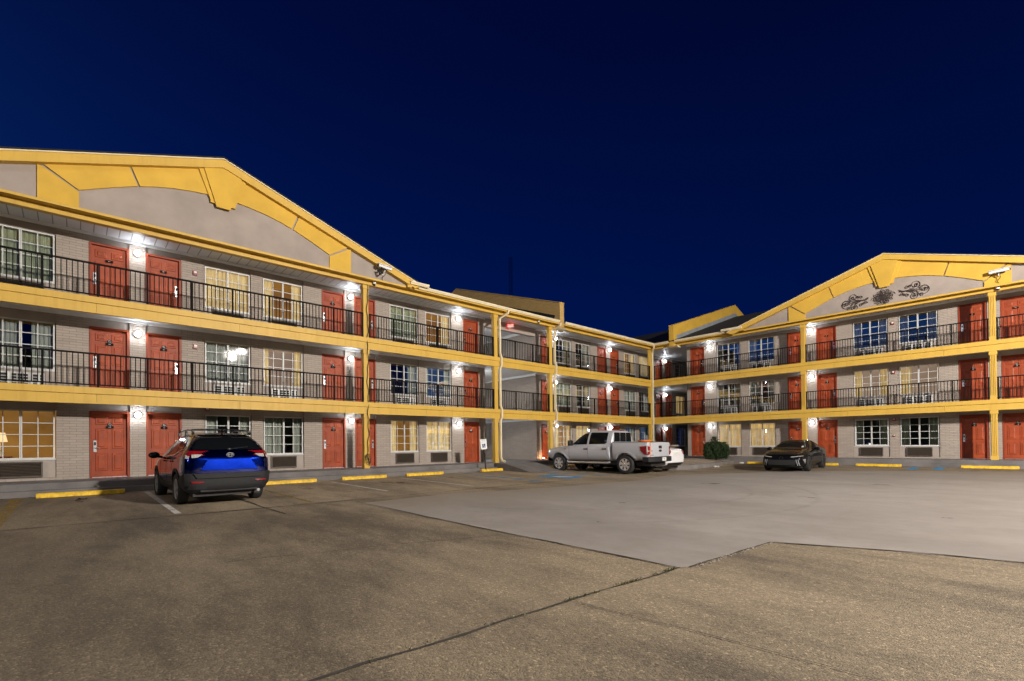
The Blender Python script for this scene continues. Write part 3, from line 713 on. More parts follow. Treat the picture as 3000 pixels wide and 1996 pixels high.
alarm('L', -27.2, 7.02, 'red fire alarm on the third floor wall above the blue SUV'); alarm('L', -27.2, 4.45, 'red fire alarm on the second floor wall above the blue SUV')
alarm('L', -26.85, 2.28, 'red fire alarm tucked under the balcony behind the blue SUV')
alarm('R', 13.39, 7.0, 'red fire alarm between the two blue windows under the right gable'); alarm('R', 13.39, 4.45, 'fire alarm between the two second floor windows right of the black sedan')
alarm('R', 13.39, 2.0, 'fire alarm between the two ground floor windows right of the black sedan'); alarm('R', 13.39, 1.17, 'small red call point low between the ground floor windows', True)

def camera_unit(w, s, z, lab, look):
    t = thing('security_camera', lab, 'camera', group='security cameras under the gables')
    b = MB(); b.lathe([(.06, 0), (.06, -.03), (.03, -.035)], 12, 'y'); b.tube([(0, -.03, 0), (0, -.22, 0), (0, -.26, .10)], .022, 8); b.build('mount_arm', M['white_trim'], t)
    h = MB(); h.box(-.34, .30, -.06, .06, -.05, .055); h.prism([(-.38, .062), (.32, .062), (.30, .09), (-.36, .09)], 'y', -.085, .085); 
    o = h.build('housing', M['white_trim'], t, (0, -.27, .17), look, bevel=.01)
    f = MB(); f.lathe([(.045, -.37), (.045, -.341), (.001, -.341)], 12, 'x'); f.box(-.20, .06, -.03, .03, -.10, -.051); f.build('lens', M['ac_dark'], o)
    n = 10; c = MB(); c.tube([(.05*math.sin(i*.7), -.24+.02*i, .08-.045*i-.03*math.sin(i/2)) for i in range(n)], .012, 5); c.build('camera_cable', M['cable'], t)
    place(t, w, s, z); y = -.35; t.location = W(w, s, y, z)
    # black flood head hung under the camera
    return t
camera_unit('L', -20.95, 8.0, 'white box camera on the grey wall at the end of the left gable', R(12))
camera_unit('R', 17.35, 8.05, 'white box camera on the yellow pillar of the right gable', R(172))
def flood_head(w, s, z, lab):
    t = thing('spot_light_head', lab, 'spotlight'); b = MB()
    for sg in (-1, 1): b.lathe([(.05, -.12), (.06, .0), (.10, .10), (.10, .14), (.02, .14)], 12, 'x', (sg*.0, sg*.0, sg*.1))
    b.tube([(0, .2, -.1), (0, 0, 0)], .02, 6); b.build('flood_head', M['cable'], t); t.scale = (.6, .6, .6); t.location = W(w, s, -.62, z); t.rotation_euler = (0, R(25), ROT[w]+PI)
flood_head('L', -21.15, 7.95, 'black twin spotlight head beside the left gable camera')
def dome(w, s, z, lab):
    t = thing('dome_camera', lab, 'camera', group='dome cameras under the eaves'); b = MB(); b.lathe([(.07, .10), (.075, .03), (.075, 0)], 14, 'z'); b.build('dome_housing', M['white_trim'], t)
    b = MB(); b.ball((0, 0, 0), (.06, .06, .07), 12, 8); b.build('dome_glass', M['ac_dark'], t); t.location = W(w, s, -.16, z)
dome('L', -21.2, 7.56, 'white dome camera at the top of the column with the hanging cable'); dome('R', 17.3, 7.56, 'white dome camera under the right gable box camera')
dome('L', -11.6, 7.56, 'small white dome camera under the eave by the red exit sign'); 
# cable on the column
pts = []; n = 60
for i in range(n+1):
    z = 7.55-7.45*i/n; pts.append(W('L', -21.47+.025*math.sin(i*.55)+.02*math.sin(i*1.3), -.062-.03*(1 if abs(z-4.9) < .35 or abs(z-2.3) < .35 else 0), z))
mb = MB().tube(pts, .013, 5)
for k in range(3): mb.tube([W('L', -21.49+.11*math.cos(a*.5+k), -.075-.006*k, .38+.22*math.sin(a*.5+k*.4)*(1-.15*k)) for a in range(0, 14)], .009, 5)
tag(mb.build('hanging_cable', M['cable'], None), 'thin black cable running down the yellow column with a coiled end', 'cable')
# exit sign
t = thing('exit_sign', 'lit red EXIT sign hanging under the third floor breezeway ceiling', 'sign')
b = MB(); b.box(-.17, .17, -.03, .03, -.11, .11); b.box(-.02, .02, -.01, .01, .11, .19); b.build('sign_housing', M['white_trim'], t)
tm = MB().merge(text_mb('EXIT', .15, .006), Matrix.Translation((0, -.036, -.005)) @ RX); tm.build('lettering', M['exit'], t)
b = MB(); b.box(-.16, .16, .031, .036, -.1, .1); b.build('lit_face', M['exit'], t)
t.location = (-1.0, -12.6, 7.44); t.rotation_euler = (0, 0, R(28))
# low uplight
t = thing('ground_uplight', 'small lit uplight at the foot of the red door past the breezeway', 'uplight'); b = MB(); b.lathe([(.07, 0), (.06, .08), (.05, .08)], 12); b.build('uplight_body', M['cable'], t)
b = MB(); b.ball((0, 0, .085), (.045, .045, .03), 10, 6); b.build('uplight_lens', M['uplight'], t); t.location = (-1.1, -10.02, .001)
# bedside lamp in the ground floor room at the far left
m_, nt_, out_ = newmat('lit lamp shade'); e_ = N(nt_, 'ShaderNodeEmission'); e_.inputs[0].default_value = (1, .62, .3, 1); e_.inputs[1].default_value = 1.6; nt_.links.new(e_.outputs[0], out_.inputs[0])
t = thing('table_lamp', 'cream shaded table lamp glowing inside the far left ground floor window', 'lamp'); b = MB(); b.lathe([(.17, 1.15), (.12, 1.42), (.11, 1.42)], 16); b.build('lamp_shade', m_, t)
b = MB(); b.lathe([(.09, .72), (.10, .78), (.05, .9), (.02, 1.16)], 14); b.build('lamp_stand', M['gutter'], t); t.location = (-1.95, -31.95, 0)
tb = thing('bedside_table', 'small bedside table under the glowing lamp in the far left window', 'table'); b = MB(); b.box(-.28, .28, -.25, .25, .68, .719); b.build('table_top', M['door_frame'], tb)
b = MB(); b.box(-.25, .25, -.22, .22, .0, .679); b.build('cabinet', M['door_frame'], tb); tb.location = (-1.95, -31.95, 0)

# ---------------------------------------------------------------- ground, walkway, paving
xs = sorted(set([-200, -120, -60, -30, -12, -4, 0, .6, 60, 120, 300] + [.6+.5*i for i in range(13)] + [7, 8, 10, 12, 14, 16, 18, 20, 24, 30, 40]))
ys = sorted(-x for x in xs)
g = MB(); g.add([(x, y, zg(x, y)) for y in ys for x in xs], [(j*len(xs)+i, j*len(xs)+i+1, (j+1)*len(xs)+i+1, (j+1)*len(xs)+i) for j in range(len(ys)-1) for i in range(len(xs)-1)])
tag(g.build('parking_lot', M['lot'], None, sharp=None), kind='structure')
wk = MB()
wk.box(-3.1, .30, -41, -.33, -.6, .0); wk.box(.3001, .55, -41, -.58, -.6, -.18)
wk.box(-3.1, 27, -.33, 4.0, -.6, -.0005); wk.box(.3002, 27, -.58, -.3301, -.6, -.165)
wk.box(-16, -3.1001, -14.4, -10.1, -.6, -.0004)
o = wk.build('walkway', M['concrete_walk'], None, bevel=.012); tag(o, kind='structure')
rp = MB(); rp.prism([(.55, -.5), (.55, -.002), (1.15, -.002), (3.0, -.374), (3.0, -.5)], 'y', -15.0, -12.9); rp.box(.301, .5499, -15.0, -12.9, -.179, -.0022)
tag(rp.build('access_ramp', M['concrete_walk'], None, bevel=.01), 'sloping concrete wheelchair ramp from the lot up to the breezeway', 'ramp')
def on_ground(poly, name, mat, lift, cut=1.0):
    """a sheet lying on the lot"""
    bm = bmesh.new(); f = bm.faces.new([bm.verts.new((x, y, 0)) for x, y in poly])
    x0, x1 = min(p[0] for p in poly), max(p[0] for p in poly); y0, y1 = min(p[1] for p in poly), max(p[1] for p in poly)
    for k in [.6+.5*i for i in range(13)]:
        for co, no in (((k, 0, 0), (1, 0, 0)), ((0, -k, 0), (0, 1, 0))):
            bmesh.ops.bisect_plane(bm, geom=bm.verts[:]+bm.edges[:]+bm.faces[:], plane_co=co, plane_no=no)
    bmesh.ops.triangulate(bm, faces=bm.faces[:])
    for v in bm.verts: v.co.z = zg(v.co.x, v.co.y)+lift
    for q in bm.faces:
        if q.normal.z < 0: q.normal_flip()
    me = bpy.data.meshes.new(name); bm.to_mesh(me); bm.free(); me.materials.append(mat); return link(name, me)
def wob(p, q, amp=.02, step=.35):
    p, q = Vector(p), Vector(q); n = max(2, int((q-p).length/step)); d = (q-p).normalized(); pr = Vector((-d.y, d.x))
    return [p+(q-p)*i/n + pr*(random.uniform(-amp, amp) if 0 < i < n else 0) for i in range(n+1)]
patch_poly = [(7.75, -25.35)] + [(p.x, p.y) for p in wob((8.4, -25.38), (15.86, -25.50), .015)] + [(p.x, p.y) for p in wob((15.9, -25.42), (16.02, -23.43), .015)] + [(16.95, -23.03), (18.35, -22.66), (22, -22.0), (60, -20.0), (60, -2.2), (17.9, -2.5), (14.6, -4.1), (11, -6.6), (8.1, -12.2), (8.75, -15.5), (8.3, -19.5), (7.5, -22.8)]
tag(on_ground(patch_poly, 'concrete_patch', M['patch'], .004), kind='structure')
def crack(pts, w=.022, amp=.015, name='pavement_joint'):
    path = []
    for a, b in zip(pts, pts[1:]): path += wob(a, b, amp)[(1 if path else 0):]
    L_, R_ = [], []
    for i, p in enumerate(path):
        d = (path[min(i+1, len(path)-1)]-path[max(i-1, 0)]).normalized(); pr = Vector((-d.y, d.x)); ww = w*random.uniform(.35, 1.25)
        L_.append(p+pr*ww*.5); R_.append(p-pr*ww*.5)
    m = MB(); n = len(path); m.add([(p.x, p.y, zg(p.x, p.y)+.0095) for p in L_+R_], [(i, i+1, n+i+1, n+i) for i in range(n-1)])
    tag(m.build(name, M['crack'], None, sharp=None), kind='structure')
crack([(6.86, -33), (7.0, -27.25), (6.87, -20), (6.8, -13)], .06); crack([(2.3, -27.24), (8.3, -27.2)], .045); crack([(7.4, -25.3), (11, -25.43), (15.86, -25.53)], .03); crack([(15.86, -25.5), (15.75, -27.5), (15.6, -30.5)], .03, .02)
crack([(15.8, -27.17), (17.0, -27.04), (19.5, -26.85)], .008); crack([(12.07, -28.99), (12.5, -27.4), (13.07, -25.65)], .014, .05); crack([(15.93, -25.4), (16.04, -23.43), (17.5, -22.85), (22, -21.95), (40, -20.9)], .03); crack([(9.5, -33), (9.9, -29.8)], .012, .05)
crack([(6.9, -21.5), (3, -21.4), (1, -21.4)], .014, .03); crack([(6.9, -14.7), (2.8, -14.9)], .014, .03)
def stripe(x0, x1, y, mat, w=.10):
    tag(on_ground([(x0, y-w/2), (x1, y-w/2+.02), (x1, y+w/2+.02), (x0, y+w/2)], 'parking_stripe', M[mat], .005), kind='structure')
stripe(.95, 6.6, -28.78, 'paint_white', .12); stripe(.95, 6.3, -31.4, 'paint_yellow', .22); stripe(1.2, 6.6, -26.12, 'paint_yellow', .10); stripe(1.5, 5.6, -23.56, 'paint_white', .09); stripe(1.5, 6.2, -20.84, 'paint_white', .09)
for i in range(4): stripe(1.5, 5.8, -11.0+2.9*0+.0*i-0, 'paint_white', .09) if i == 0 else None
for (x, y) in ((1.5,-17.5), (2.5,-17.75), (3.35,-17.75), (4.25,-17.8), (5.1,-17.85), (5.95,-17.8), (3.7,-14.3), (4.3,-14.1), (5.2,-14.22), (6.05,-14.2)):
    tag(on_ground([(x-.28, y-.17), (x+.05, y-.22), (x+.28, y+.17), (x-.05, y+.22)], 'hatch_marking', M['paint_blue'], .005), kind='structure')
tag(on_ground([(4.55, -16.35), (6.35, -16.35), (6.2, -15.2), (4.4, -15.3)], 'blue_marking', M['paint_blue'], .005), kind='structure')
tag(on_ground([(5.0, -16.0), (5.6, -16.1), (6.0, -15.6), (5.7, -15.5), (5.3, -15.75)], 'blue_marking', M['paint_white'], .008), kind='structure')
for (x, y) in ((14.58, -2.2), (15.42, -1.8)): tag(on_ground([(x-.12, y-1), (x+.2, y-1), (x+.12, y+1), (x-.2, y+1)], 'hatch_marking', M['paint_blue'], .005), kind='structure')
tag(on_ground([(16.2, -3.5), (17.8, -2.85), (17.6, -2.6), (16.2, -3.2)], 'blue_marking', M['paint_blue_old'], .006), kind='structure')
# stains
def blotch(x, y, rx, ry):
    n = 22; on = on_ground([(x+rx*(1+.3*math.sin(3*a+x)+.2*random.random())*math.cos(a), y+ry*(1+.3*math.cos(2*a+y))*math.sin(a)) for a in [2*PI*i/n for i in range(n)]], 'oil_stain', M['stain'], .006); tag(on, kind='structure')
M['stain'] = faded('oil stain', (.035, .028, .022), .46)
for q in ((2.2, -30.2, .5, .12), (3.0, -22.2, .5, .15), (3.4, -21.9, .22, .12), (2.4, -19.3, .45, .14), (3.1, -25.0, .4, .2), (13.3, -1.8, .5, .12), (12.1, -21.2, .10, .06), (14.6, -17.3, .22, .12), (11.2, -15.0, .3, .2), (15.2, -12.2, .25, .2), (17.4, -19.2, .09, .05), (13.4, -23.7, .06, .05), (16.6, -2.4, .2, .05), (17.2, -2.3, .16, .05)): blotch(*q)
# wheel stops
def stop_proto():
    m = MB(); m.prism([(-.09, 0), (-.075, .09), (-.05, .125), (.05, .125), (.075, .09), (.09, 0)], 'x', -.9, .9)
    return m.build('wheel_stop', M['stop'], None, bevel=.015)
sp = None
for (x, y, rz, lab) in ((1.0, -30.17, 90, 'yellow wheel stop half in shadow, nearest the left edge'), (1.1, -24.85, 90, 'yellow wheel stop just right of the blue SUV'), (1.03, -22.1, 90, 'yellow wheel stop in front of the cable column'),
                        (1.0, -19.4, 90, 'yellow wheel stop under the warm lit ground floor windows'), (.9, -15.4, 90, 'yellow wheel stop at the foot of the accessible parking sign'), (1.15, -11.9, 90, 'yellow wheel stop by the nose of the silver pickup'),
                        (1.1, -10.0, 90, 'yellow wheel stop hidden behind the silver pickup'), (7.85, -1.25, 0, 'yellow wheel stop between the shrub and the black sedan'), (10.55, -1.2, 0, 'yellow wheel stop behind the black sedan'),
                        (13.1, -1.15, 0, 'yellow wheel stop right of the black sedan under two windows'), (16.97, -1.0, 0, 'yellow wheel stop at the far right before the fluted column')):
    if sp is None: sp = o = stop_proto()
    else: o = sp.copy(); COL.objects.link(o)
    o.location = (x, y, zg(x, y)); o.rotation_euler = (0, 0, R(rz)); tag(o, lab, 'wheel stop', 'yellow wheel stops along the walkway')
# accessible parking sign
t = thing('parking_sign', 'leaning white accessible parking sign on a thin post beside the ramp', 'sign', (.95, -16.03, -.34))
p = MB(); p.box(-.03, .03, -.02, .02, 0, 1.15); p.build('sign_post', M['crack'], t)
p = MB(); p.box(.031, .04, -.155, .155, 1.05, 1.52); pn = p.build('sign_panel', M['white_trim'], t)
RZX = Matrix(((0,0,1,0),(1,0,0,0),(0,1,0,0),(0,0,0,1)))     # text plane -> faces +x
M['sign_green'] = plain('green sign ink', (.02, .2, .1), .5); M['sign_blue'] = plain('blue sign ink', (.012, .03, .16), .5)
q = MB().merge(text_mb('RESERVED', .05), Matrix.Translation((.0415, 0, 1.465)) @ RZX); q.merge(text_mb('PARKING', .05), Matrix.Translation((.0415, 0, 1.39)) @ RZX); q.build('lettering', M['sign_green'], pn)
q = MB(); q.box(.0405, .0425, -.08, .08, 1.13, 1.31); sb = q.build('blue_square', M['sign_blue'], pn)
q = MB(); q.ball((.043, -.01, 1.28), (.004, .014, .014), 8, 6); q.tube([(.044, -.01, 1.262), (.044, -.005, 1.215), (.044, .03, 1.215), (.044, .045, 1.165), (.044, .06, 1.17)], .007, 5)
q.tube([(.044, -.005+.042*math.cos(a), 1.19+.042*math.sin(a)) for a in [R(130+i*16) for i in range(15)]], .006, 5); q.build('wheelchair_symbol', M['white_ink'], sb)
t.rotation_euler = (R(5.5), 0, R(-18))
# gravel bed, curb, shrub, bird bath, trash
gb = [(.56, -9.0), (6.35, -8.3), (6.75, -7.6), (6.5, -4.5), (6.1, -1.3), (5.9, -.59), (.56, -.59)]
cb = MB(); cb.prism(gb, 'z', -.6, -.20); o = cb.build('planter_curb', M['concrete_walk'], None, bevel=.03); tag(o, 'low concrete curb around the gravel bed in the courtyard corner', 'curb')
gm = MB(); pts = [(1+ (p[0]-1)*.955, (p[1]+.6)*.965-.7) for p in gb]; cen = (3, -4)
n = len(pts); rings = []
for k, (f, z) in enumerate(((1, -.198), (.93, -.16), (.7, -.08), (.35, -.03))): rings += [(cen[0]+(x-cen[0])*f, cen[1]+(y-cen[1])*f, z) for x, y in pts]
gm.add(rings+[(*cen, -.02)], [(k*n+i, k*n+(i+1) % n, (k+1)*n+(i+1) % n, (k+1)*n+i) for k in range(3) for i in range(n)] + [(3*n+i, 3*n+(i+1) % n, 4*n) for i in range(n)])
tag(gm.build('gravel_bed', M['gravel'], None), kind='stuff')
pb = MB(); rnd = random.Random(3)
for i in range(900):
    a = rnd.uniform(0, 2*PI); f = math.sqrt(rnd.random())*.97; j = rnd.randrange(n); k = (j+1) % n; uu = rnd.random()
    x = cen[0]+((pts[j][0]*(1-uu)+pts[k][0]*uu)-cen[0])*f; y = cen[1]+((pts[j][1]*(1-uu)+pts[k][1]*uu)-cen[1])*f
    z = -.198+(.17)*(1-f) + .0; r = rnd.uniform(.012, .035); pb.ball((x, y, z+r*.3), (r, r*rnd.uniform(.6, 1), r*.7), 6, 4)
tag(pb.build('loose_gravel', M['gravel'], None, sharp=60), kind='stuff')
def leaf_mat(name, a, b):
    m, nt, out = newmat(name); c = objco(nt); n1 = noise(nt, c, 9, 3)
    principled(nt, out, ramp(nt, n1, [(.3, a), (.7, b)]), .45, 0, spec=.35); return m
M['leaf'] = leaf_mat('shrub leaf', (.008, .018, .006), (.034, .064, .018)); M['twig'] = plain('twig bark', (.06, .045, .03), .9)
t = thing('shrub', 'clipped dark green shrub with one sprig sticking up in the gravel bed', 'shrub', (5.3, -1.75, -.16)); lf = MB(); rnd = random.Random(11)
def leaf(p, s):
    d = Vector((rnd.gauss(0, 1), rnd.gauss(0, 1), rnd.gauss(.3, 1))).normalized(); a = d.orthogonal().normalized(); b = d.cross(a); th = rnd.uniform(0, 6.3); u = a*math.cos(th)+b*math.sin(th); v = d.cross(u)
    lf.add([p-u*s, p+v*s*.45+d*s*.1, p+u*s, p-v*s*.45+d*s*.1], [(0, 1, 2, 3)])
for i in range(9000):
    a = rnd.uniform(0, 2*PI); h = rnd.random(); rad = .68*(.80+.20*math.sin(PI*min(1, h*1.02)))*(1+.10*math.sin(3*a+1)+.07*math.sin(7*a+h*5)+.05*math.sin(13*a+9*h))
    q = 1-abs(rnd.gauss(0, .16)) if rnd.random() < .86 else 1+abs(rnd.gauss(0, .07)); 
    if h > .86: q = math.sqrt(rnd.random())
    z = .12+h*1.12*(1+.05*math.sin(5*a)); leaf(Vector((rad*q*math.cos(a), rad*q*math.sin(a), z)), rnd.uniform(.035, .06))
for i in range(420):
    h = rnd.random(); leaf(Vector((-.1+rnd.gauss(0, .13-.05*h), rnd.gauss(0, .12), 1.2+.45*h)), rnd.uniform(.03, .055))
lf.build('crown', M['leaf'], t, sharp=None)
tw = MB()
for i in range(14):
    a = rnd.uniform(0, 6.3); tw.tube([(0, 0, 0), (.25*math.cos(a), .25*math.sin(a), .45), (.6*math.cos(a), .6*math.sin(a), 1.0)], [.03, .018, .006], 5)
tw.tube([(0, 0, .3), (-.08, 0, 1.0), (-.1, 0, 1.6)], [.02, .012, .004], 5); tw.build('trunk', M['twig'], t); t.scale = (1, 1, .86)
M['stone'] = plain('pale cast stone', (.36, .31, .25), .8, var=.12, scale=5, bmp=.3)
t = thing('bird_bath', 'pale stone bird bath on a stem in the gravel bed behind the white car', 'bird bath', (4.07, -4.57, -.1)); b = MB(); b.lathe([(.22, 0), (.2, .06), (.09, .1), (.075, .6), (.12, .72), (.08, .74)], 20); b.build('pedestal', M['stone'], t)
b = MB(); b.lathe([(.1, .741), (.28, .80), (.34, .86), (.34, .885), (.3, .885), (.2, .83), (.01, .82)], 24); b.build('basin', M['stone'], t)
M['litter'] = plain('pale paper', (.6, .58, .55), .8)
for (x, y, lab) in ((6.6, -1.15, 'crumpled pale paper litter at the curb beside the shrub'), (6.95, -5.3, 'crumpled pale paper litter on the lot below the gravel bed')):
    b = MB(); 
    for k in range(5): b.ball((rnd.uniform(-.12, .12), rnd.uniform(-.1, .1), .04), (rnd.uniform(.05, .1), rnd.uniform(.04, .08), .045), 6, 4)
    o = b.build('paper_litter', M['litter'], None, (x, y, zg(x, y)), sharp=20); tag(o, lab, 'litter')
# leaf flakes and small stones in the foreground, weeds in the joint
M['flake'] = plain('dry leaf flake', (.20, .14, .075), .8, var=.3, scale=3)
fk = MB()
for i in range(5200):
    d_ = rnd.random()**.6*9+1.6; a = rnd.uniform(-.85, .80)
    dv = Vector((F_.x, F_.y, 0)).normalized(); rv = Vector((dv.y, -dv.x, 0)); p = Vector((18.5, -30.32, 0)) + dv*d_*math.cos(a)*1.0 + rv*d_*math.sin(a)*1.25
    if 7.8 < p.x < 16.05 and p.y > -25.4 or p.x > 16 and p.y > -23.3: continue
    if rnd.random() > .30+.7*max(0, math.sin(p.x*1.3+p.y*.7)*math.sin(p.y*1.1-p.x*.4)+.3): continue
    s = rnd.uniform(.003, .011); th = rnd.uniform(0, 6.3); u = Vector((math.cos(th), math.sin(th), rnd.uniform(-.3, .3)))*s; v = Vector((-math.sin(th), math.cos(th), rnd.uniform(-.3, .3)))*s*rnd.uniform(.25, .6); z = zg(p.x, p.y)+.006+s*.2; p.z = z
    fk.add([p-u, p+v, p+u, p-v], [(0, 1, 2, 3)])
tag(fk.build('leaf_litter', M['flake'], None, sharp=None), kind='stuff')
M['weed'] = leaf_mat('joint weed', (.045, .048, .016), (.09, .09, .03)); wd = MB()
for (y0, y1, k) in ((-25.55, -26.5, 230), (-26.5, -27.3, 90), (-27.3, -29, 60)):
    for i in range(k):
        y = rnd.uniform(y0, y1); x = 15.86+.06*(y+25.5)+rnd.gauss(0, .016)
        if math.sin(y*9)+math.sin(y*21) < -.2: continue
        h = rnd.uniform(.008, .03); th = rnd.uniform(0, 6.3); b = Vector((x, y, zg(x, y)+.009)); u = Vector((math.cos(th), math.sin(th), 0))*.005
        wd.add([b-u, b+u, b+Vector((rnd.gauss(0, .012), rnd.gauss(0, .012), h))], [(0, 1, 2)])
tag(wd.build('joint_weeds', M['weed'], None, sharp=None), kind='stuff')
rb = MB()
for i in range(150):
    tt = rnd.random(); x, y = (15.95+.1*tt+rnd.gauss(0, .025), -25.35+1.9*tt) if rnd.random() < .75 else (12.3+rnd.gauss(0, .2), -25.42+rnd.gauss(0, .02))
    r = rnd.uniform(.004, .014); rb.ball((x, y, zg(x, y)+.006), (r, r*.8, r*.6), 5, 4)
tag(rb.build('broken_concrete', M['stone'], None, sharp=40), kind='stuff')
# far mast
t = thing('radio_mast', 'faint dark lattice mast rising behind the motel roof', 'mast'); b = MB(); H_ = 52; k = .4
legs = [(-k, -k), (k, -k), (0, k)]
for (x, y) in legs: b.tube([(x, y, 0), (x, y, H_)], .05, 5)
for i in range(52):
    for j in range(3):
        p, q = legs[j], legs[(j+1) % 3]; b.tube([(*p, i), (*q, i+1)], .03, 4, False)
b.build('lattice', M['rail'], t); c_ = Vector((18.5, -30.3, 0)) + Vector((-.706, .644, 0)).normalized()*130; t.location = (c_.x, c_.y, -.4)
# ---------------------------------------------------------------- vehicles
def paint(name, col, rough, metal, flake=0, coat=.7, spec=.5):
    m, nt, out = newmat(name); c = objco(nt); n = noise(nt, c, 900, 1)
    cc = ramp(nt, n, [(.3, tuple(x*(1-flake) for x in col)), (.7, tuple(min(1, x*(1+flake)) for x in col))])
    dirt = noise(nt, c, 5, 5); principled(nt, out, cc, math_(nt, 'ADD', rough-.04, math_(nt, 'MULTIPLY', dirt, .08)), metal, coat=coat, coatr=.03, spec=spec); return m
M['suv_paint'] = paint('deep blue metallic paint', (.0015, .009, .125), .21, 1., .25)
M['silver'] = paint('silver metallic paint', (.54, .555, .60), .36, .32, .08)
M['black_paint'] = paint('black gloss paint', (.004, .004, .005), .14, 0, .2, 0, .16)
M['white_paint'] = paint('white car paint', (.68, .68, .69), .35, 0)
M['cladding'] = plain('dark grey cladding', (.015, .015, .016), .65, var=.1, spec=.25, bmp=.1, bscale=200)
M['tyre'] = plain('tyre rubber', (.013, .013, .013), .8, var=.15, bmp=.2, bscale=80)
M['alloy'] = plain('alloy wheel', (.42, .43, .45), .3, .6, var=.06)
M['chrome'] = plain('chrome', (.78, .78, .80), .18, .75, var=.03)
M['dark_alloy'] = plain('dark alloy', (.04, .04, .042), .35, .7)
M['car_glass'] = plain('tinted car glass', (.004, .005, .006), .075, 0, var=.02, spec=.15)
M['tail_red'] = plain('red tail lamp lens', (.19, .005, .008), .12, 0, var=.15, scale=20, coat=1.)
M['lens_clear'] = plain('clear lamp lens', (.55, .53, .48), .12, .3, var=.2, scale=30, coat=1.)
M['black_trim'] = plain('black trim', (.01, .01, .01), .4, var=.1)
M['plate_white'] = plain('white number plate', (.6, .6, .56), .5, var=.15, scale=20)
M['orange'] = plain('orange plastic', (.75, .19, .02), .45)

def loft(stations, ends=True):
    """stations from rear to front: (x, zb, ws, wm, zbelt, wb, ztop, wt)"""
    vs = []; fs = []
    for (x, zb, ws, wm, zbt, wb, zt, wt) in stations:
        zm = zb+(zbt-zb)*.5
        half = [(0, zb), (ws*.7, zb), (ws, zb+.05), (wm, zm), (wb, zbt-.05), (wb-.015, zbt), ((wb*.45+wt*.55)+.012, zbt+(zt-zbt)*.5), (wt+.01, zt-(zt-zbt)*.12), (wt*.82, zt-.012), (wt*.4, zt), (0, zt+.004)]
        ring = half + [(-y, z) for y, z in half[-2:0:-1]]
        vs += [(x, y, z) for y, z in ring]; n = len(ring)
    m = len(stations)
    for i in range(m-1):
        for k in range(n): fs.append((i*n+k, i*n+(k+1) % n, (i+1)*n+(k+1) % n, (i+1)*n+k))
    h = n//2
    for base in (0, (m-1)*n):       # quad strips across the ends
        for k in range(1, h): 
            a, b, c, d = base+k, base+k+1, base+(n-k-1) % n, base+(n-k) % n
            if k == h-1: fs.append((a, b, d))
            else: fs.append((a, b, c, d))
        fs.append((base, base+1, base+n-1))
    return MB().add(vs, fs)
def solid(mb, sub=2, cuts=(), crease=None):
    """subdivide a loft and cut the wheel wells; returns a mesh"""
    me = mb.mesh('body', None, None); o = link('tmp_body', me)
    if sub: s = o.modifiers.new('s', 'SUBSURF'); s.levels = s.render_levels = sub
    tmp = [o]
    for (x, z, r, y0, y1) in cuts:
        c = MB().lathe([(r, y0), (r, y1)], 40, 'y', (x, 0, z)).build('tmp_cut', None, None); tmp.append(c); c.hide_render = True
        b = o.modifiers.new('b', 'BOOLEAN'); b.operation = 'DIFFERENCE'; b.object = c; b.solver = 'EXACT'
    bpy.context.view_layer.update(); dg = bpy.context.evaluated_depsgraph_get()
    r = bpy.data.meshes.new_from_object(o.evaluated_get(dg))
    for t in tmp: bpy.data.objects.remove(t)
    return r
def bvh(me):
    return BVHTree.FromPolygons([v.co.copy() for v in me.vertices], [tuple(p.vertices) for p in me.polygons])
DIRS = {'y+': ((0, 2), 1, 1), 'y-': ((0, 2), 1, -1), 'x+': ((1, 2), 0, 1), 'x-': ((1, 2), 0, -1), 'z+': ((0, 1), 2, 1)}
def patch(tree, polys, side, mb=None, off=.006, skirt=.02, grid=.07):
    """a panel that follows the body: outline given in the view along 'side'"""
    mb = mb or MB(); (i0, i1), ax, sg = DIRS[side]
    for poly in polys:
        bm = bmesh.new(); bm.faces.new([bm.verts.new((p[0], p[1], 0)) for p in poly])
        for k, no in ((0, (1, 0, 0)), (1, (0, 1, 0))):
            lo, hi = min(p[k] for p in poly), max(p[k] for p in poly); n = int((hi-lo)/grid)
            for j in range(1, n+1):
                co = [0, 0, 0]; co[k] = lo+(hi-lo)*j/(n+1); bmesh.ops.bisect_plane(bm, geom=bm.verts[:]+bm.edges[:]+bm.faces[:], plane_co=co, plane_no=no)
        bmesh.ops.triangulate(bm, faces=bm.faces[:])
        pos = []
        bm.verts.index_update()
        for v in bm.verts:
            o = [0, 0, 0]; o[i0], o[i1] = v.co.x, v.co.y; o[ax] = 6*sg; d = [0, 0, 0]; d[ax] = -sg
            hit = tree.ray_cast(Vector(o), Vector(d))
            if hit[0] is None: 
                o[ax] = 0; hit = tree.find_nearest(Vector(o)+Vector(d)*-1.0)
            nn = hit[1] if hit[1].dot(Vector(d)) < 0 else -hit[1]
            pos.append(hit[0]+nn*off)
        bnd = [e for e in bm.edges if len(e.link_faces) == 1]
        n0 = len(pos); vs = [tuple(p) for p in pos]; fs = [tuple(v.index for v in f.verts) for f in bm.faces]
        mp = {}
        for e in bnd:
            for v in e.verts:
                if v.index not in mp:
                    q = list(pos[v.index]); q[ax] -= sg*skirt; mp[v.index] = len(vs); vs.append(tuple(q))
            a, b = e.verts[0].index, e.verts[1].index; fs.append((a, b, mp[b], mp[a]))
        bm.free(); mb.add(vs, fs)
    return mb
def mirror(poly): return [(-y, z) for y, z in poly]
def both(tree, polys, mb=None, **kw):
    mb = patch(tree, polys, 'y+', mb, **kw); return patch(tree, polys, 'y-', mb, **kw)
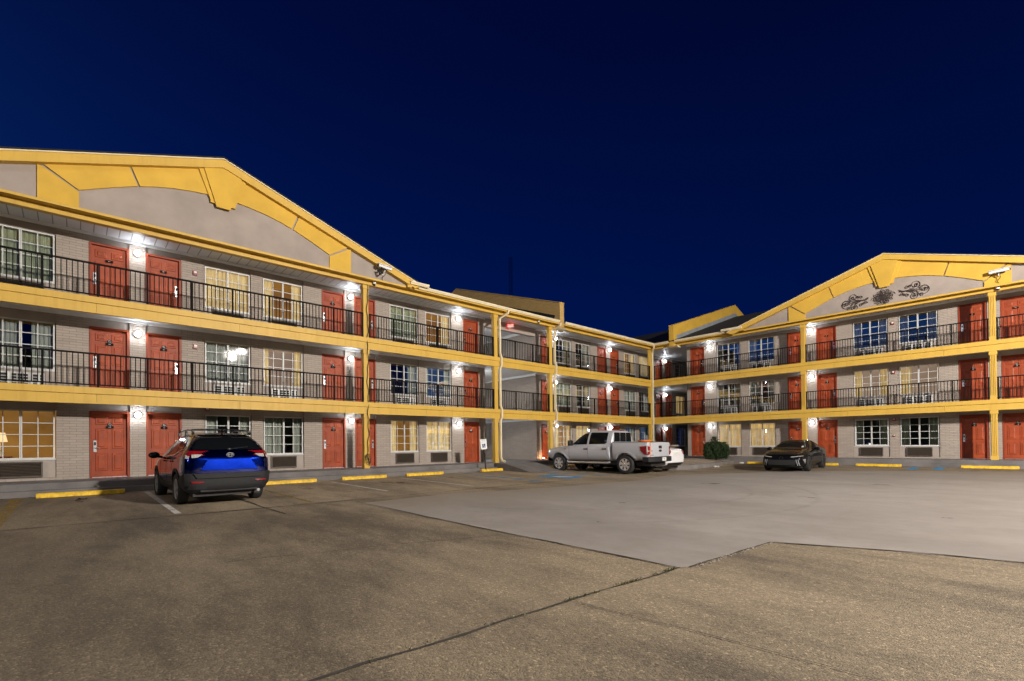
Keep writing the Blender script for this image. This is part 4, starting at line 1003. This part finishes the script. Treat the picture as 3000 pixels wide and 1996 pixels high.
def arch(x, z, r0, r1, a0=-10, a1=190, n=14):
    return [(x+r1*math.cos(R(a0+(a1-a0)*i/n)), z+r1*math.sin(R(a0+(a1-a0)*i/n))) for i in range(n+1)] + [(x+r0*math.cos(R(a1-(a1-a0)*i/n)), z+r0*math.sin(R(a1-(a1-a0)*i/n))) for i in range(n+1)]
def wheel(parent, x, y, r, wd, rimr, spokes, mat, twin=False):
    sg = 1 if y > 0 else -1
    t = MB(); h = wd/2
    t.lathe([(rimr, -h*.85), (r*.9, -h), (r*.97, -h*.86), (r, -h*.6), (r, h*.6), (r*.97, h*.86), (r*.9, h), (rimr, h*.85), (rimr*.98, 0), (rimr, -h*.85)], 40, 'y', caps=False)
    w = t.build('wheel', M['tyre'], parent, (x, y, r), sharp=50)
    m = MB(); o = sg*h*.80
    m.lathe([(rimr*1.01, sg*h*.88), (rimr*.93, sg*h*.84), (rimr*.9, sg*h*.1)], 36, 'y', caps=False)
    m.lathe([(rimr*.22, o), (rimr*.2, o+sg*.02), (.001, o+sg*.024)], 16, 'y')
    for k in range(spokes):
        a = 2*PI*k/spokes+.2
        for da in ((-.13, .13) if twin else (0,)):
            a0, a1 = a+da*.6, a+da*1.3; ww = .022 if twin else .05
            p0 = Vector((math.cos(a0), 0, math.sin(a0)))*rimr*.16; p1 = Vector((math.cos(a1), 0, math.sin(a1)))*rimr*.95; pr = Vector((-math.sin(a), 0, math.cos(a)))
            yy = Vector((0, o, 0)); y2 = Vector((0, sg*h*.45, 0))
            vs = [p0-pr*ww*.7+yy, p0+pr*ww*.7+yy, p1+pr*ww*1.25+yy, p1-pr*ww*1.25+yy]; vs += [q-yy+y2 for q in vs]
            m.add(vs, [(0,1,2,3), (4,5,6,7), (0,1,5,4), (1,2,6,5), (2,3,7,6), (3,0,4,7)])
    m.build('rim', mat, w, sharp=30)
    b = MB().lathe([(rimr*.88, sg*h*.05), (rimr*.88, sg*h*.09), (.01, sg*h*.09)], 24, 'y'); b.build('brake_disc', M['ac_dark'], w)
    return w
def body_of(mb, parent, mat, sub=2, cuts=()):
    me = solid(mb, sub, cuts); tree = bvh(me); finish(me, mat, 40); return link('body', me, parent), tree
def seams(tree, lines, mb=None, r=.006):
    mb = mb or MB()
    for side in ('y+', 'y-'):
        sg = 1 if side == 'y+' else -1
        for ln in lines:
            pts = []
            for (p, q) in zip(ln, ln[1:]):
                for k in range(9):
                    x, z = p[0]+(q[0]-p[0])*k/9, p[1]+(q[1]-p[1])*k/9; h = tree.ray_cast(Vector((x, 4*sg, z)), Vector((0, -sg, 0)))
                    if h[0] and abs(h[0].y) > .4: pts.append(h[0])
            if len(pts) > 2: mb.tube(pts, r, 4)
    return mb
def ell(n, rx, ry, cx=0, cy=0): return [(cx+rx*math.cos(2*PI*i/n), cy+ry*math.sin(2*PI*i/n)) for i in range(n)]

# --- blue SUV (x forward)
suv = thing('suv', 'dark blue SUV with roof rails parked nose-in before the red doors, seen from behind', 'SUV', (4.77-1.345*.9994+.02, -27.67-1.345*.035, zg(3.9, -27.7)-.01), R(182))
ST = [(-2.30,.42,.66,.70,.90,.68,1.04,.58), (-2.26,.34,.77,.81,1.0,.80,1.15,.68), (-2.18,.30,.83,.89,1.10,.87,1.24,.73), (-2.05,.27,.86,.925,1.15,.895,1.47,.655), (-1.86,.25,.86,.925,1.15,.90,1.625,.60), (-1.6,.24,.86,.925,1.14,.90,1.665,.60),
      (-.9,.23,.86,.925,1.10,.90,1.685,.61), (-.2,.23,.86,.925,1.08,.90,1.675,.61), (.22,.23,.86,.925,1.06,.90,1.60,.62), (.72,.23,.86,.925,1.05,.90,1.25,.72), (1.0,.24,.86,.925,1.03,.90,1.13,.78), (1.6,.25,.85,.915,.98,.88,1.06,.74), (2.1,.30,.80,.86,.88,.80,.95,.66), (2.28,.38,.68,.72,.78,.66,.84,.52)]
body, T = body_of(loft(ST), suv, M['suv_paint'], 2, [(1.345,.36,.41,.62,1.2), (1.345,.36,.41,-1.2,-.62), (-1.345,.36,.41,.62,1.2), (-1.345,.36,.41,-1.2,-.62)])
for x in (1.345, -1.345):
    for y in (.80, -.80): wheel(suv, x, y, .358, .225, .235, 5, M['alloy'], True)
patch(T, [[(-.70,1.265),(.70,1.265),(.775,1.30),(.62,1.57),(.50,1.59),(-.50,1.59),(-.62,1.57),(-.775,1.30)]], 'x-').build('rear_window', M['car_glass'], suv)
pp = MB(); patch(T, [[(-.60,1.60),(.60,1.60),(.58,1.635),(-.58,1.635)]], 'x-', pp, off=.03); pp.build('roof_spoiler', M['suv_paint'], suv)
FDW = [(.62,1.10),(-.12,1.13),(-.12,1.54),(.12,1.525),(.36,1.40)]; RDW = [(-.18,1.13),(-1.02,1.17),(-1.06,1.22),(-.98,1.54),(-.18,1.56)]; QW = [(-1.12,1.20),(-1.62,1.30),(-1.66,1.36),(-1.5,1.50),(-1.04,1.53)]
for q in (FDW, RDW, QW):
    for sd in ('y+', 'y-'): patch(T, [q], sd).build('side_window', M['car_glass'], suv)
patch(T, [[(-.70,1.16),(.70,1.16),(.56,1.55),(-.56,1.55)]], 'x+').build('windshield', M['car_glass'], suv)
both(T, [[(.66,1.075),(-.1,1.10),(-1.05,1.135),(-1.64,1.27),(-1.60,1.285),(-1.04,1.165),(-.1,1.125),(.66,1.10)]], off=.012).build('window_trim', M['chrome'], suv)
seams(T, [[(.70,1.06),(.66,.42)], [(-.15,1.1),(-.17,.42)], [(-.98,1.12),(-.80,.74)], [(.66,.42),(-.70,.42)]]).build('door_seam', M['black_trim'], suv)
for sg in (1, -1):
    rl = [(.44,1.235),(.62,1.235),(.82,1.245),(.87,1.20),(.87,1.10),(.80,1.06),(.76,1.16),(.60,1.165)]
    tl = patch(T, [[(sg*y, z) for y, z in rl]], 'x-', off=.016).build('tail_light', M['tail_red'], suv)
    p = patch(T, [[(sg*y, z) for y, z in [(.54,1.16),(.745,1.158),(.75,1.085),(.64,1.09)]]], 'x-', off=.014); patch(T, [[(sg*y, z) for y, z in [(.78,1.12),(.84,1.15),(.85,1.075),(.795,1.065)]]], 'x-', p, off=.02); p.build('reverse_lens', M['lens_clear'], tl)
    sd = 'y+' if sg > 0 else 'y-'; patch(T, [[(-2.25,1.235),(-1.93,1.245),(-1.98,1.16),(-2.25,1.09)]], sd, off=.012).build('tail_light', M['tail_red'], suv)
    patch(T, [[(sg*y, z) for y, z in [(.52,.555),(.76,.565),(.74,.525),(.54,.52)]]], 'x-', off=.055).build('reflector', M['tail_red'], suv)
# angled recess panel under the badge
m = MB(); zt, zb = 1.055, .80
m.add([(-2.298,-.45,zt), (-2.298,.45,zt), (-2.322,.60,zb), (-2.322,-.60,zb), (-2.2,-.45,zt), (-2.2,.45,zt), (-2.2,.60,zb-.02), (-2.2,-.60,zb-.02)], [(0,1,2,3), (4,5,6,7), (0,1,5,4), (1,2,6,5), (2,3,7,6), (3,0,4,7)])
m.build('plate_recess', M['suv_paint'], suv, bevel=.006)
patch(T, [[(-.36,1.205),(.36,1.205),(.42,1.10),(-.42,1.10)]], 'x-', off=.025).build('tailgate_bar', M['suv_paint'], suv)
o = MB(); n = 24
for (rx, rz) in ((.075,.05), (.035,.048), (.06,.018)): o.tube([(-2.315, rx*math.cos(2*PI*i/n), 1.15+rz*math.sin(2*PI*i/n)+(.018 if rx == .06 else 0)) for i in range(n+1)], .006, 5)
o.build('badge', M['chrome'], suv)
# lower cladding and bumper
b = MB(); patch(T, [[(-.86,.74),(-.70,.74),(-.66,.66),(.66,.66),(.70,.74),(.86,.74),(.84,.40),(.76,.32),(-.76,.32),(-.84,.40)]], 'x-', b, off=.035, skirt=.06); b.build('rear_bumper', M['cladding'], suv)
b = MB(); patch(T, [[(-.72,.735),(.72,.735),(.66,.625),(-.66,.625)]], 'x-', b, off=.075, skirt=.05); b.build('bumper_step', M['cladding'], suv)
b = MB(); b.box(-2.28, -2.1, -.60, .60, .30, .40); b.build('diffuser', M['ac_dark'], suv, bevel=.02)
for sd in ('y+', 'y-'): patch(T, [arch(1.345,.36,.424,.485, 4, 176), arch(-1.345,.36,.424,.485, 4, 176), [(.86,.42),(-.86,.42),(-.88,.25),(.88,.25)], [(.80,.58),(.2,.45),(-.3,.44),(.78,.40)], [(-1.8,.62),(-2.2,.74),(-2.2,.36),(-1.8,.28)], [(1.82,.60),(2.15,.6),(2.1,.32),(1.8,.26)]], sd, off=.014).build('side_cladding', M['cladding'], suv)
for sg in (1, -1):
    m = MB(); m.ball((.52, sg*1.06, 1.14), (.09, .125, .085), 14, 10); m.tube([(.56, sg*.88, 1.08), (.54, sg*1.0, 1.10)], .03, 6); m.build('mirror', M['black_paint'], suv)
    r = MB(); yy = sg*.60; r.tube([(.05,yy,1.62), (-.02,yy,1.70), (-.2,yy,1.74), (-.9,yy,1.755), (-1.4,yy,1.735), (-1.62,yy,1.69), (-1.70,yy,1.645)], .018, 6)
    for x in (-.05, -.85, -1.6): r.box(x-.05, x+.05, yy-.02, yy+.02, 1.62, 1.735)
    r.build('roof_rail', M['black_trim'], suv, sharp=50)
r = MB()
for x in (-.25, -1.1): r.tube([(x, -.62, 1.755), (x, -.3, 1.775), (x, .3, 1.775), (x, .62, 1.755)], .013, 6)
r.build('cross_bar', M['black_trim'], suv)
f = MB(); f.prism([(-1.50,1.66),(-1.74,1.655),(-1.74,1.70),(-1.69,1.745),(-1.64,1.74)], 'y', -.025, .025); f.ball((-1.70, 0, 1.715), (.05, .045, .05)); f.build('antenna_fin', M['black_paint'], suv)
w_ = MB(); w_.tube([(-2.235,.0,1.275), (-2.21,-.12,1.30), (-2.21,-.40,1.33)], .012, 6); w_.ball((-2.23, 0, 1.28), (.03, .05, .03), 8, 6); w_.build('wiper', M['black_trim'], suv)
h = MB()
for x in (.02, -.82):
    for sg in (1, -1): h.box(x-.10, x+.10, sg*.90, sg*.945, .985, 1.015)
h.build('door_handle', M['black_paint'], suv, bevel=.01)
e = MB().tube([(-2.0,-.55,.30), (-2.33,-.60,.295)], .035, 10); e.build('exhaust_tip', M['chrome'], suv)
for sg in (1, -1): patch(T, [[(sg*y, z) for y, z in [(.40,.86),(.72,.88),(.76,.76),(.45,.74)]]], 'x+').build('headlight', M['lens_clear'], suv)
u = MB(); u.box(-2.1, 2.0, -.7, .7, .20, .30); u.tube([(-1.345,-.75,.34), (-1.345,.75,.34)], .05, 8); u.build('underbody', M['ac_dark'], suv)

# --- silver pickup
tx, ty = 6.42, -11.9
truck = thing('pickup_truck', 'silver four door pickup truck with chrome wheels parked beside the ramp', 'pickup truck', (tx-1.84*.9994, ty-1.84*.035, zg(4.6, -11.9)), R(182))
LB = [(-1.17,.52,.90,.965,1.16,.95,1.25,.87), (-1.0,.50,.92,.975,1.18,.955,1.29,.86), (-.9,.50,.92,.985,1.20,.965,1.30,.86), (0,.50,.92,.985,1.19,.965,1.29,.86), (.9,.50,.92,.985,1.17,.965,1.27,.86), (1.25,.50,.92,.985,1.16,.96,1.25,.86), (1.6,.50,.92,.985,1.14,.955,1.22,.84), (2.1,.50,.90,.96,1.10,.93,1.19,.80), (2.5,.54,.84,.93,1.02,.89,1.12,.74), (2.66,.60,.74,.86,.95,.80,1.02,.64), (2.70,.66,.66,.76,.9,.70,.95,.55)]
body, T = body_of(loft(LB), truck, M['silver'], 2, [(1.84,.40,.50,.60,1.3), (1.84,.40,.50,-1.3,-.60)])
CB = [(-1.16,1.15,.88,.93,1.24,.92,1.76,.66), (-1.13,1.1,.90,.95,1.24,.945,1.86,.70), (-1.0,1.1,.91,.955,1.24,.95,1.90,.71), (-.5,1.1,.91,.955,1.24,.95,1.925,.71), (.2,1.1,.91,.955,1.24,.95,1.91,.71), (.5,1.1,.91,.955,1.23,.95,1.82,.71), (1.0,1.1,.90,.95,1.22,.94,1.44,.78), (1.3,1.1,.88,.94,1.20,.92,1.25,.80)]
me = solid(loft(CB), 2); TC = bvh(me); finish(me, M['silver'], 40); link('cab', me, truck)
BD = [(-2.97,.62,.86,.93,1.28,.95,1.335,.90), (-2.93,.58,.90,.965,1.30,.975,1.355,.92), (-2.7,.56,.92,.985,1.30,.985,1.36,.93), (-1.84,.54,.92,.995,1.30,.985,1.36,.93), (-1.4,.54,.92,.985,1.30,.98,1.36,.93), (-1.22,.54,.92,.98,1.30,.98,1.36,.93), (-1.20,.56,.90,.96,1.29,.96,1.35,.92)]
me = solid(loft(BD), 2, [(-1.84,.40,.50,.60,1.3), (-1.84,.40,.50,-1.3,-.60)]); TB = bvh(me); finish(me, M['silver'], 40); bed = link('cargo_bed', me, truck)
b = MB(); b.box(-2.95, -1.22, -.955, -.86, 1.352, 1.375); b.box(-2.95, -1.22, .86, .955, 1.352, 1.375); b.box(-2.96, -2.88, -.86, .86, 1.352, 1.372); b.build('bed_rail', M['black_trim'], bed, bevel=.008)
for x in (1.84, -1.84):
    for y in (.84, -.84): wheel(truck, x, y, .405, .265, .262, 7, M['chrome'])
both(T, [arch(1.84,.40,.518,.585, 8, 172)], off=.022).build('wheel_arch', M['silver'], truck); both(TB, [arch(-1.84,.40,.518,.595, 8, 172)], off=.022).build('wheel_arch', M['silver'], truck)
for q in ([(1.06,1.27),(.17,1.28),(.17,1.80),(.42,1.775),(.70,1.60)], [(.06,1.285),(-.80,1.29),(-.90,1.33),(-.88,1.80),(.06,1.82)]):
    for sd in ('y+', 'y-'): patch(TC, [q], sd).build('side_window', M['car_glass'], truck)
for q in ([(-.70,1.39),(-.25,1.39),(-.25,1.80),(-.60,1.80),(-.66,1.77)], [(-.225,1.39),(.225,1.39),(.225,1.80),(-.225,1.80)], [(.25,1.39),(.70,1.39),(.66,1.77),(.60,1.80),(.25,1.80)]): patch(TC, [q], 'x-', off=.008).build('rear_window', M['car_glass'], truck)
patch(TC, [[(-.76,1.30),(.76,1.30),(.62,1.80),(-.62,1.80)]], 'x+').build('windshield', M['car_glass'], truck)
b = MB(); b.box(-1.17, -1.02, -.11, .11, 1.885, 1.915); b.build('brake_light', M['tail_red'], truck, bevel=.01)
seams(T, [[(1.20,1.2),(1.18,.56)], [(.11,1.2),(.09,.56)], [(-.92,1.22),(-.92,.9),(-1.1,.56)], [(1.2,.56),(-1.1,.56)]]).build('door_seam', M['black_trim'], truck)
seams(T, [[(1.2,.80),(-1.1,.80)]], r=.009).build('body_crease', M['silver'], truck)
h = MB()
for x in (.22, -.80):
    for sg in (1, -1): h.box(x-.12, x+.12, sg*.93, sg*.992, 1.03, 1.12)
hh = h.build('door_handle', M['black_trim'], truck, bevel=.015)
h = MB()
for x in (.22, -.80):
    for sg in (1, -1): h.box(x-.105, x+.105, sg*.98, sg*1.006, 1.06, 1.09)
h.build('handle_grip', M['chrome'], hh, bevel=.01)
for sg in (1, -1):
    m = MB(); m.box(.90, 1.06, sg*1.0, sg*1.24, 1.22, 1.48); m.box(.94, 1.0, sg*.92, sg*1.02, 1.27, 1.33); m.build('mirror', M['black_trim'], truck, bevel=.035)
    s = MB(); s.tube([(1.30, sg*.93, .50), (1.2, sg*1.0, .46), (-1.0, sg*1.0, .46), (-1.1, sg*.93, .5)], .042, 8); s.build('running_board', M['chrome'], truck)
    rr = [(.80,1.16),(.965,1.20),(.99,1.05),(.985,.86),(.90,.80),(.80,.88)]
    tl = patch(TB, [[(sg*y, z) for y, z in rr]], 'x-', off=.015).build('tail_light', M['tail_red'], truck)
    patch(TB, [[(-2.60,1.17),(-2.96,1.20),(-2.96,.80),(-2.78,.84),(-2.63,1.0)]], 'y+' if sg > 0 else 'y-', off=.012).build('tail_light', M['tail_red'], truck)
    patch(TB, [[(sg*y, z) for y, z in [(.84,1.0),(.95,1.0),(.95,.96),(.84,.96)]]], 'x-', off=.022).build('reverse_lens', M['lens_clear'], tl)
    patch(T, [[(sg*y, z) for y, z in [(.48,1.05),(.80,1.06),(.82,.84),(.5,.84)]]], 'x+', off=.02).build('headlight', M['lens_clear'], truck)
g = MB(); patch(TB, [[(-.78,1.31),(.78,1.31),(.78,.74),(-.78,.74)]], 'x-', g, off=.022, skirt=.03); tg = g.build('tailgate', M['silver'], truck)
g = MB(); patch(TB, [[(-.12,1.20),(.12,1.20),(.12,1.08),(-.12,1.08)]], 'x-', g, off=.032); g.build('tailgate_handle', M['black_trim'], tg)
g = MB(); patch(TB, [ell(18, .12, .05, 0, .985)], 'x-', g, off=.036); g.build('badge', M['black_trim'], tg)
g = MB(); patch(TB, [[(.62,1.0),(.74,1.0),(.74,.97),(.62,.97)], [(.55,.83),(.74,.83),(.74,.79),(.55,.79)]], 'x-', g, off=.03); g.build('lettering', M['chrome'], tg)
b = MB(); b.prism([(-2.98,-.96), (-3.06,-.86), (-3.16,-.62), (-3.17,.62), (-3.06,.86), (-2.98,.96), (-2.7,.97), (-2.7,.88), (-2.9,.8), (-2.9,-.8), (-2.7,-.88), (-2.7,-.97)], 'z', .52, .73); bp = b.build('rear_bumper', M['cladding'], truck, bevel=.02)
b = MB(); b.box(-3.185, -3.165, -.16, .16, .56, .71); b.build('number_plate', M['plate_white'], bp)
q = MB().merge(text_mb('715', .1), Matrix.Translation((-3.188, 0, .63)) @ Matrix(((0,0,-1,0),(-1,0,0,0),(0,1,0,0),(0,0,0,1)))); q.build('plate_number', M['black_trim'], bp)
b = MB(); patch(TB, [[(.775,1.33),(.80,1.33),(.80,.55),(.775,.55)]], 'x-', b, off=.03); b.build('orange_strap', M['orange'], truck)
b = MB(); b.box(-2.9, 2.3, -.6, .6, .34, .50); b.tube([(-1.84,-.8,.4), (-1.84,.8,.4)], .07, 8); b.ball((-1.84, 0, .4), .16); b.tube([(1.84,-.8,.38), (1.84,.8,.38)], .06, 8); b.tube([(-2.1, -.45, .45), (-2.5, -.6, .42)], .06, 8); b.box(-2.5,-2.0,-.3,.3,.30,.36); b.build('chassis', M['ac_dark'], truck)
g = MB(); patch(T, [[(-.44,1.02),(.44,1.02),(.44,.76),(-.44,.76)]], 'x+', g, off=.03); g.build('front_grille', M['chrome'], truck)
g = MB(); g.prism([(2.55,-.92), (2.78,-.6), (2.82,0), (2.78,.6), (2.55,.92)], 'z', .48, .68); g.build('front_bumper', M['cladding'], truck, bevel=.03)
g = MB(); patch(T, [[(1.32,1.08),(1.46,1.10),(1.46,1.04),(1.32,1.03)]], 'y+', g, off=.014); g.build('fender_badge', M['chrome'], truck)
og = thing('orange_bin', 'orange plastic tub lying in the silver pickup bed by the tailgate', 'tub'); g = MB(); g.lathe([(.20, 0), (.27, .27), (.29, .29), (.29, .31), (.25, .31), (.18, .02)], 20); g.build('tub', M['orange'], og)
og.location = Vector(truck.location) + Matrix.Rotation(R(182), 3, 'Z') @ Vector((-2.45, .35, 1.13))

# --- sedans
def sedan(mat, glass, rim):
    L_ = [(-2.42,.42,.66,.70,.86,.66,.92,.55), (-2.38,.32,.76,.80,.92,.76,1.01,.64), (-2.2,.24,.83,.88,.96,.83,1.06,.68), (-1.9,.20,.85,.905,.965,.86,1.09,.66), (-1.55,.18,.86,.915,.96,.87,1.19,.60), (-1.0,.17,.86,.92,.95,.88,1.37,.55), (-.4,.17,.86,.92,.94,.885,1.435,.55), (.05,.17,.86,.92,.93,.885,1.40,.56), (.5,.17,.86,.92,.92,.885,1.22,.62), (.92,.17,.86,.92,.90,.88,1.0,.72), (1.3,.17,.86,.915,.87,.87,.945,.72), (1.9,.17,.84,.90,.78,.84,.87,.68), (2.28,.20,.76,.82,.68,.76,.77,.58), (2.42,.26,.62,.68,.60,.60,.66,.44)]
    t = thing('sedan', '', 'car'); me = solid(loft(L_), 2, [(1.41,.335,.385,.60,1.2), (1.41,.335,.385,-1.2,-.60), (-1.415,.335,.385,.60,1.2), (-1.415,.335,.385,-1.2,-.60)]); T = bvh(me); finish(me, mat, 40); link('body', me, t)
    for x in (1.41, -1.415):
        for y in (.80, -.80): wheel(t, x, y, .335, .225, .225, 10 if rim == M['dark_alloy'] else 5, rim)
    patch(T, [[(-.70,.985),(.70,.985),(.60,1.34),(.50,1.36),(-.50,1.36),(-.60,1.34)]], 'x+').build('windshield', glass, t)
    patch(T, [[(-.64,1.12),(.64,1.12),(.52,1.36),(-.52,1.36)]], 'x-').build('rear_window', glass, t)
    for q in ([(.62,.965),(-.30,.985),(-.30,1.345),(-.05,1.34),(.25,1.22)], [(-.36,.985),(-1.10,1.0),(-1.3,1.06),(-1.12,1.24),(-.8,1.33),(-.36,1.35)]):
        for sd in ('y+', 'y-'): patch(T, [q], sd).build('side_window', glass, t)
    seams(T, [[(.82,.92),(.80,.3)], [(-.33,.95),(-.35,.3)], [(-1.12,.96),(-1.05,.62)]]).build('door_seam', M['black_trim'], t)
    h = MB()
    for x in (-.15, -1.0):
        for sg in (1, -1): h.box(x-.10, x+.10, sg*.88, sg*.925, .845, .875)
    h.build('door_handle', mat, t, bevel=.01)
    for sg in (1, -1):
        m = MB(); m.ball((.52, sg*1.0, 1.0), (.08, .115, .075), 14, 10); m.tube([(.56, sg*.86, .95), (.54, sg*.94, .97)], .025, 6); m.build('mirror', mat, t)
    u = MB(); u.box(-2.1, 2.0, -.7, .7, .14, .24); u.build('underbody', M['ac_dark'], t)
    return t, T
th = R(-90+4); fw = Vector((math.sin(R(4)), -math.cos(R(4)), 0)); ctr = Vector((10.65, -6.11, 0)) - fw*1.41
blk, T = sedan(M['black_paint'], M['car_glass'], M['dark_alloy'])
tag(blk, 'glossy black sedan parked facing outward in front of the right wing', 'car'); blk.location = (ctr.x, ctr.y, zg(ctr.x, -5.2)-.005); blk.rotation_euler = (0, 0, th)
M['matte'] = plain('matte black mesh grille', (.006, .006, .006), .8, bmp=.6, bscale=120)
patch(T, [[(-.60,.52),(.60,.52),(.52,.24),(-.52,.24)]], 'x+', off=.012).build('lower_grille', M['matte'], blk)
for sg in (1, -1):
    hl = patch(T, [[(sg*y, z) for y, z in [(.32,.645),(.80,.70),(.84,.63),(.60,.585)]]], 'x+', off=.012).build('headlight', M['car_glass'], blk)
    patch(T, [[(sg*y, z) for y, z in [(.36,.65),(.78,.695),(.78,.675),(.40,.632)]]], 'x+', off=.02).build('lamp_strip', M['lens_clear'], hl)
    for dy in (0, .07): patch(T, [[(sg*(y+dy), z) for y, z in [(.56,.53),(.585,.53),(.64,.28),(.615,.28)]]], 'x+', off=.02).build('bumper_blade', M['alloy'], blk)
    patch(T, [[(1.98,.56),(2.2,.54),(2.12,.44),(2.0,.36),(2.02,.46)]], 'y+' if sg > 0 else 'y-', off=.014).build('side_vent', M['alloy'], blk)
p = MB(); p.tube([(2.44, .08*math.cos(a), .60+.05*math.sin(a)) for a in [2*PI*i/20 for i in range(21)]], .008, 5); p.build('badge', M['dark_alloy'], blk)
patch(T, [[(.44,1.05),(.53,1.05),(.53,1.11),(.44,1.11)]], 'x+', off=.012).build('windshield_sticker', M['plate_white'], blk)
m = MB(); m.tube([(2.20,-.58,.52), (2.26,-.56,.54)], .03, 8); m.build('red_marker', M['tail_red'], blk)
wh, T = sedan(M['white_paint'], M['car_glass'], M['alloy'])
tag(wh, 'white sedan mostly hidden on the far side of the silver pickup', 'car'); wh.location = (6.3-1.415, -10.05, zg(5, -10)); wh.rotation_euler = (0, 0, R(181))
for sg in (1, -1):
    patch(T, [[(sg*y, z) for y, z in [(.46,.98),(.80,.97),(.82,.80),(.60,.79)]]], 'x-', off=.014).build('tail_light', M['tail_red'], wh)
    patch(T, [[(-2.05,.98),(-2.36,.96),(-2.36,.82),(-2.2,.84)]], 'y+' if sg > 0 else 'y-', off=.012).build('tail_light', M['tail_red'], wh)
patch(T, [[(-.26,.88),(.26,.88),(.26,.74),(-.26,.74)]], 'x-', off=.02).build('number_plate', M['plate_white'], wh)
patch(T, [[(-.70,.42),(.70,.42),(.66,.28),(-.66,.28)]], 'x-', off=.012).build('lower_bumper', M['black_trim'], wh)

# ---------------------------------------------------------------- light: night sky, dusk glow behind the camera, two lot floodlights off to the right, an added fill
wd_ = bpy.data.worlds.new('World'); S.world = wd_; wd_.use_nodes = True; nt = wd_.node_tree; bg = nt.nodes['Background']
co = N(nt, 'ShaderNodeTexCoord').outputs['Generated']; sx = N(nt, 'ShaderNodeSeparateXYZ'); nt.links.new(co, sx.inputs[0])
el = math_(nt, 'MAXIMUM', sx.outputs[2], 0)
base = ramp(nt, el, [(0., (.0, .0072, .074)), (.30, (.0, .0052, .054)), (.62, (.0003, .0026, .030)), (1., (.0003, .0014, .017))])
dt = N(nt, 'ShaderNodeVectorMath', operation='DOT_PRODUCT'); nt.links.new(co, dt.inputs[0]); dt.inputs[1].default_value = (-.42, -.90, .05)
gfac = math_(nt, 'POWER', math_(nt, 'MAXIMUM', math_(nt, 'ADD', math_(nt, 'MULTIPLY', dt.outputs['Value'], .5), .5), 0), 9.)
col = mixc(nt, math_(nt, 'MULTIPLY', gfac, ramp(nt, el, [(0., 1.), (.75, .12)])), base, (.022, .115, .42))
d2 = N(nt, 'ShaderNodeVectorMath', operation='DOT_PRODUCT'); nt.links.new(co, d2.inputs[0]); d2.inputs[1].default_value = (-.95, -.30, 0)
col = mixc(nt, 1., col, ramp(nt, math_(nt, 'ADD', math_(nt, 'MULTIPLY', d2.outputs['Value'], .5), .5), [(0., .9), (.5, 1.05), (1., 1.5)]), 'MULTIPLY')
nt.links.new(col, bg.inputs[0]); bg.inputs[1].default_value = .86
def flood(loc, power, soft=.16):
    l = bpy.data.lights.new('lot_flood_or_fill', 'POINT'); l.energy = power; l.color = (1., .93, .845); l.shadow_soft_size = soft
    o = bpy.data.objects.new('lot_flood_or_fill', l); COL.objects.link(o); o.location = loc
flood((33.2, -18.6, 10.1), 29000, .26); flood((32.9, -17.75, 10.6), 17000, .26)
flood((22, -63, 17), 13500, 1.5)  # fill added behind the camera to lift the shadows, no lamp known there
# dark wood beyond the lot behind the camera, mirrored in the panes
rnd = random.Random(5); tb = MB()
for i in range(230):
    a = R(rnd.uniform(-175, 75)); d = rnd.uniform(78, 100); h = rnd.uniform(9, 19) if a < -.3 else rnd.uniform(8, 13); r = rnd.uniform(3.5, 7)
    x, y = 8+d*math.cos(a), -8+d*math.sin(a); tb.ball((x, y, h*.55), (r, r, h*.55), 9, 7)
M['far_tree'] = leaf_mat('far tree mass', (.006, .01, .004), (.02, .03, .01))
tag(tb.build('far_wood', M['far_tree'], None, sharp=None), kind='stuff')
S.view_settings.view_transform = 'Standard'; S.view_settings.look = 'None'; S.view_settings.exposure = .16; S.view_settings.gamma = 1
S.render.filter_size = 1.15
S.cycles.max_bounces = 8; S.cycles.diffuse_bounces = 3; S.cycles.glossy_bounces = 4; S.cycles.transparent_max_bounces = 12; S.cycles.caustics_reflective = False; S.cycles.caustics_refractive = False
S.cycles.use_light_tree = True; S.cycles.sample_clamp_indirect = 4; S.cycles.use_denoising = True
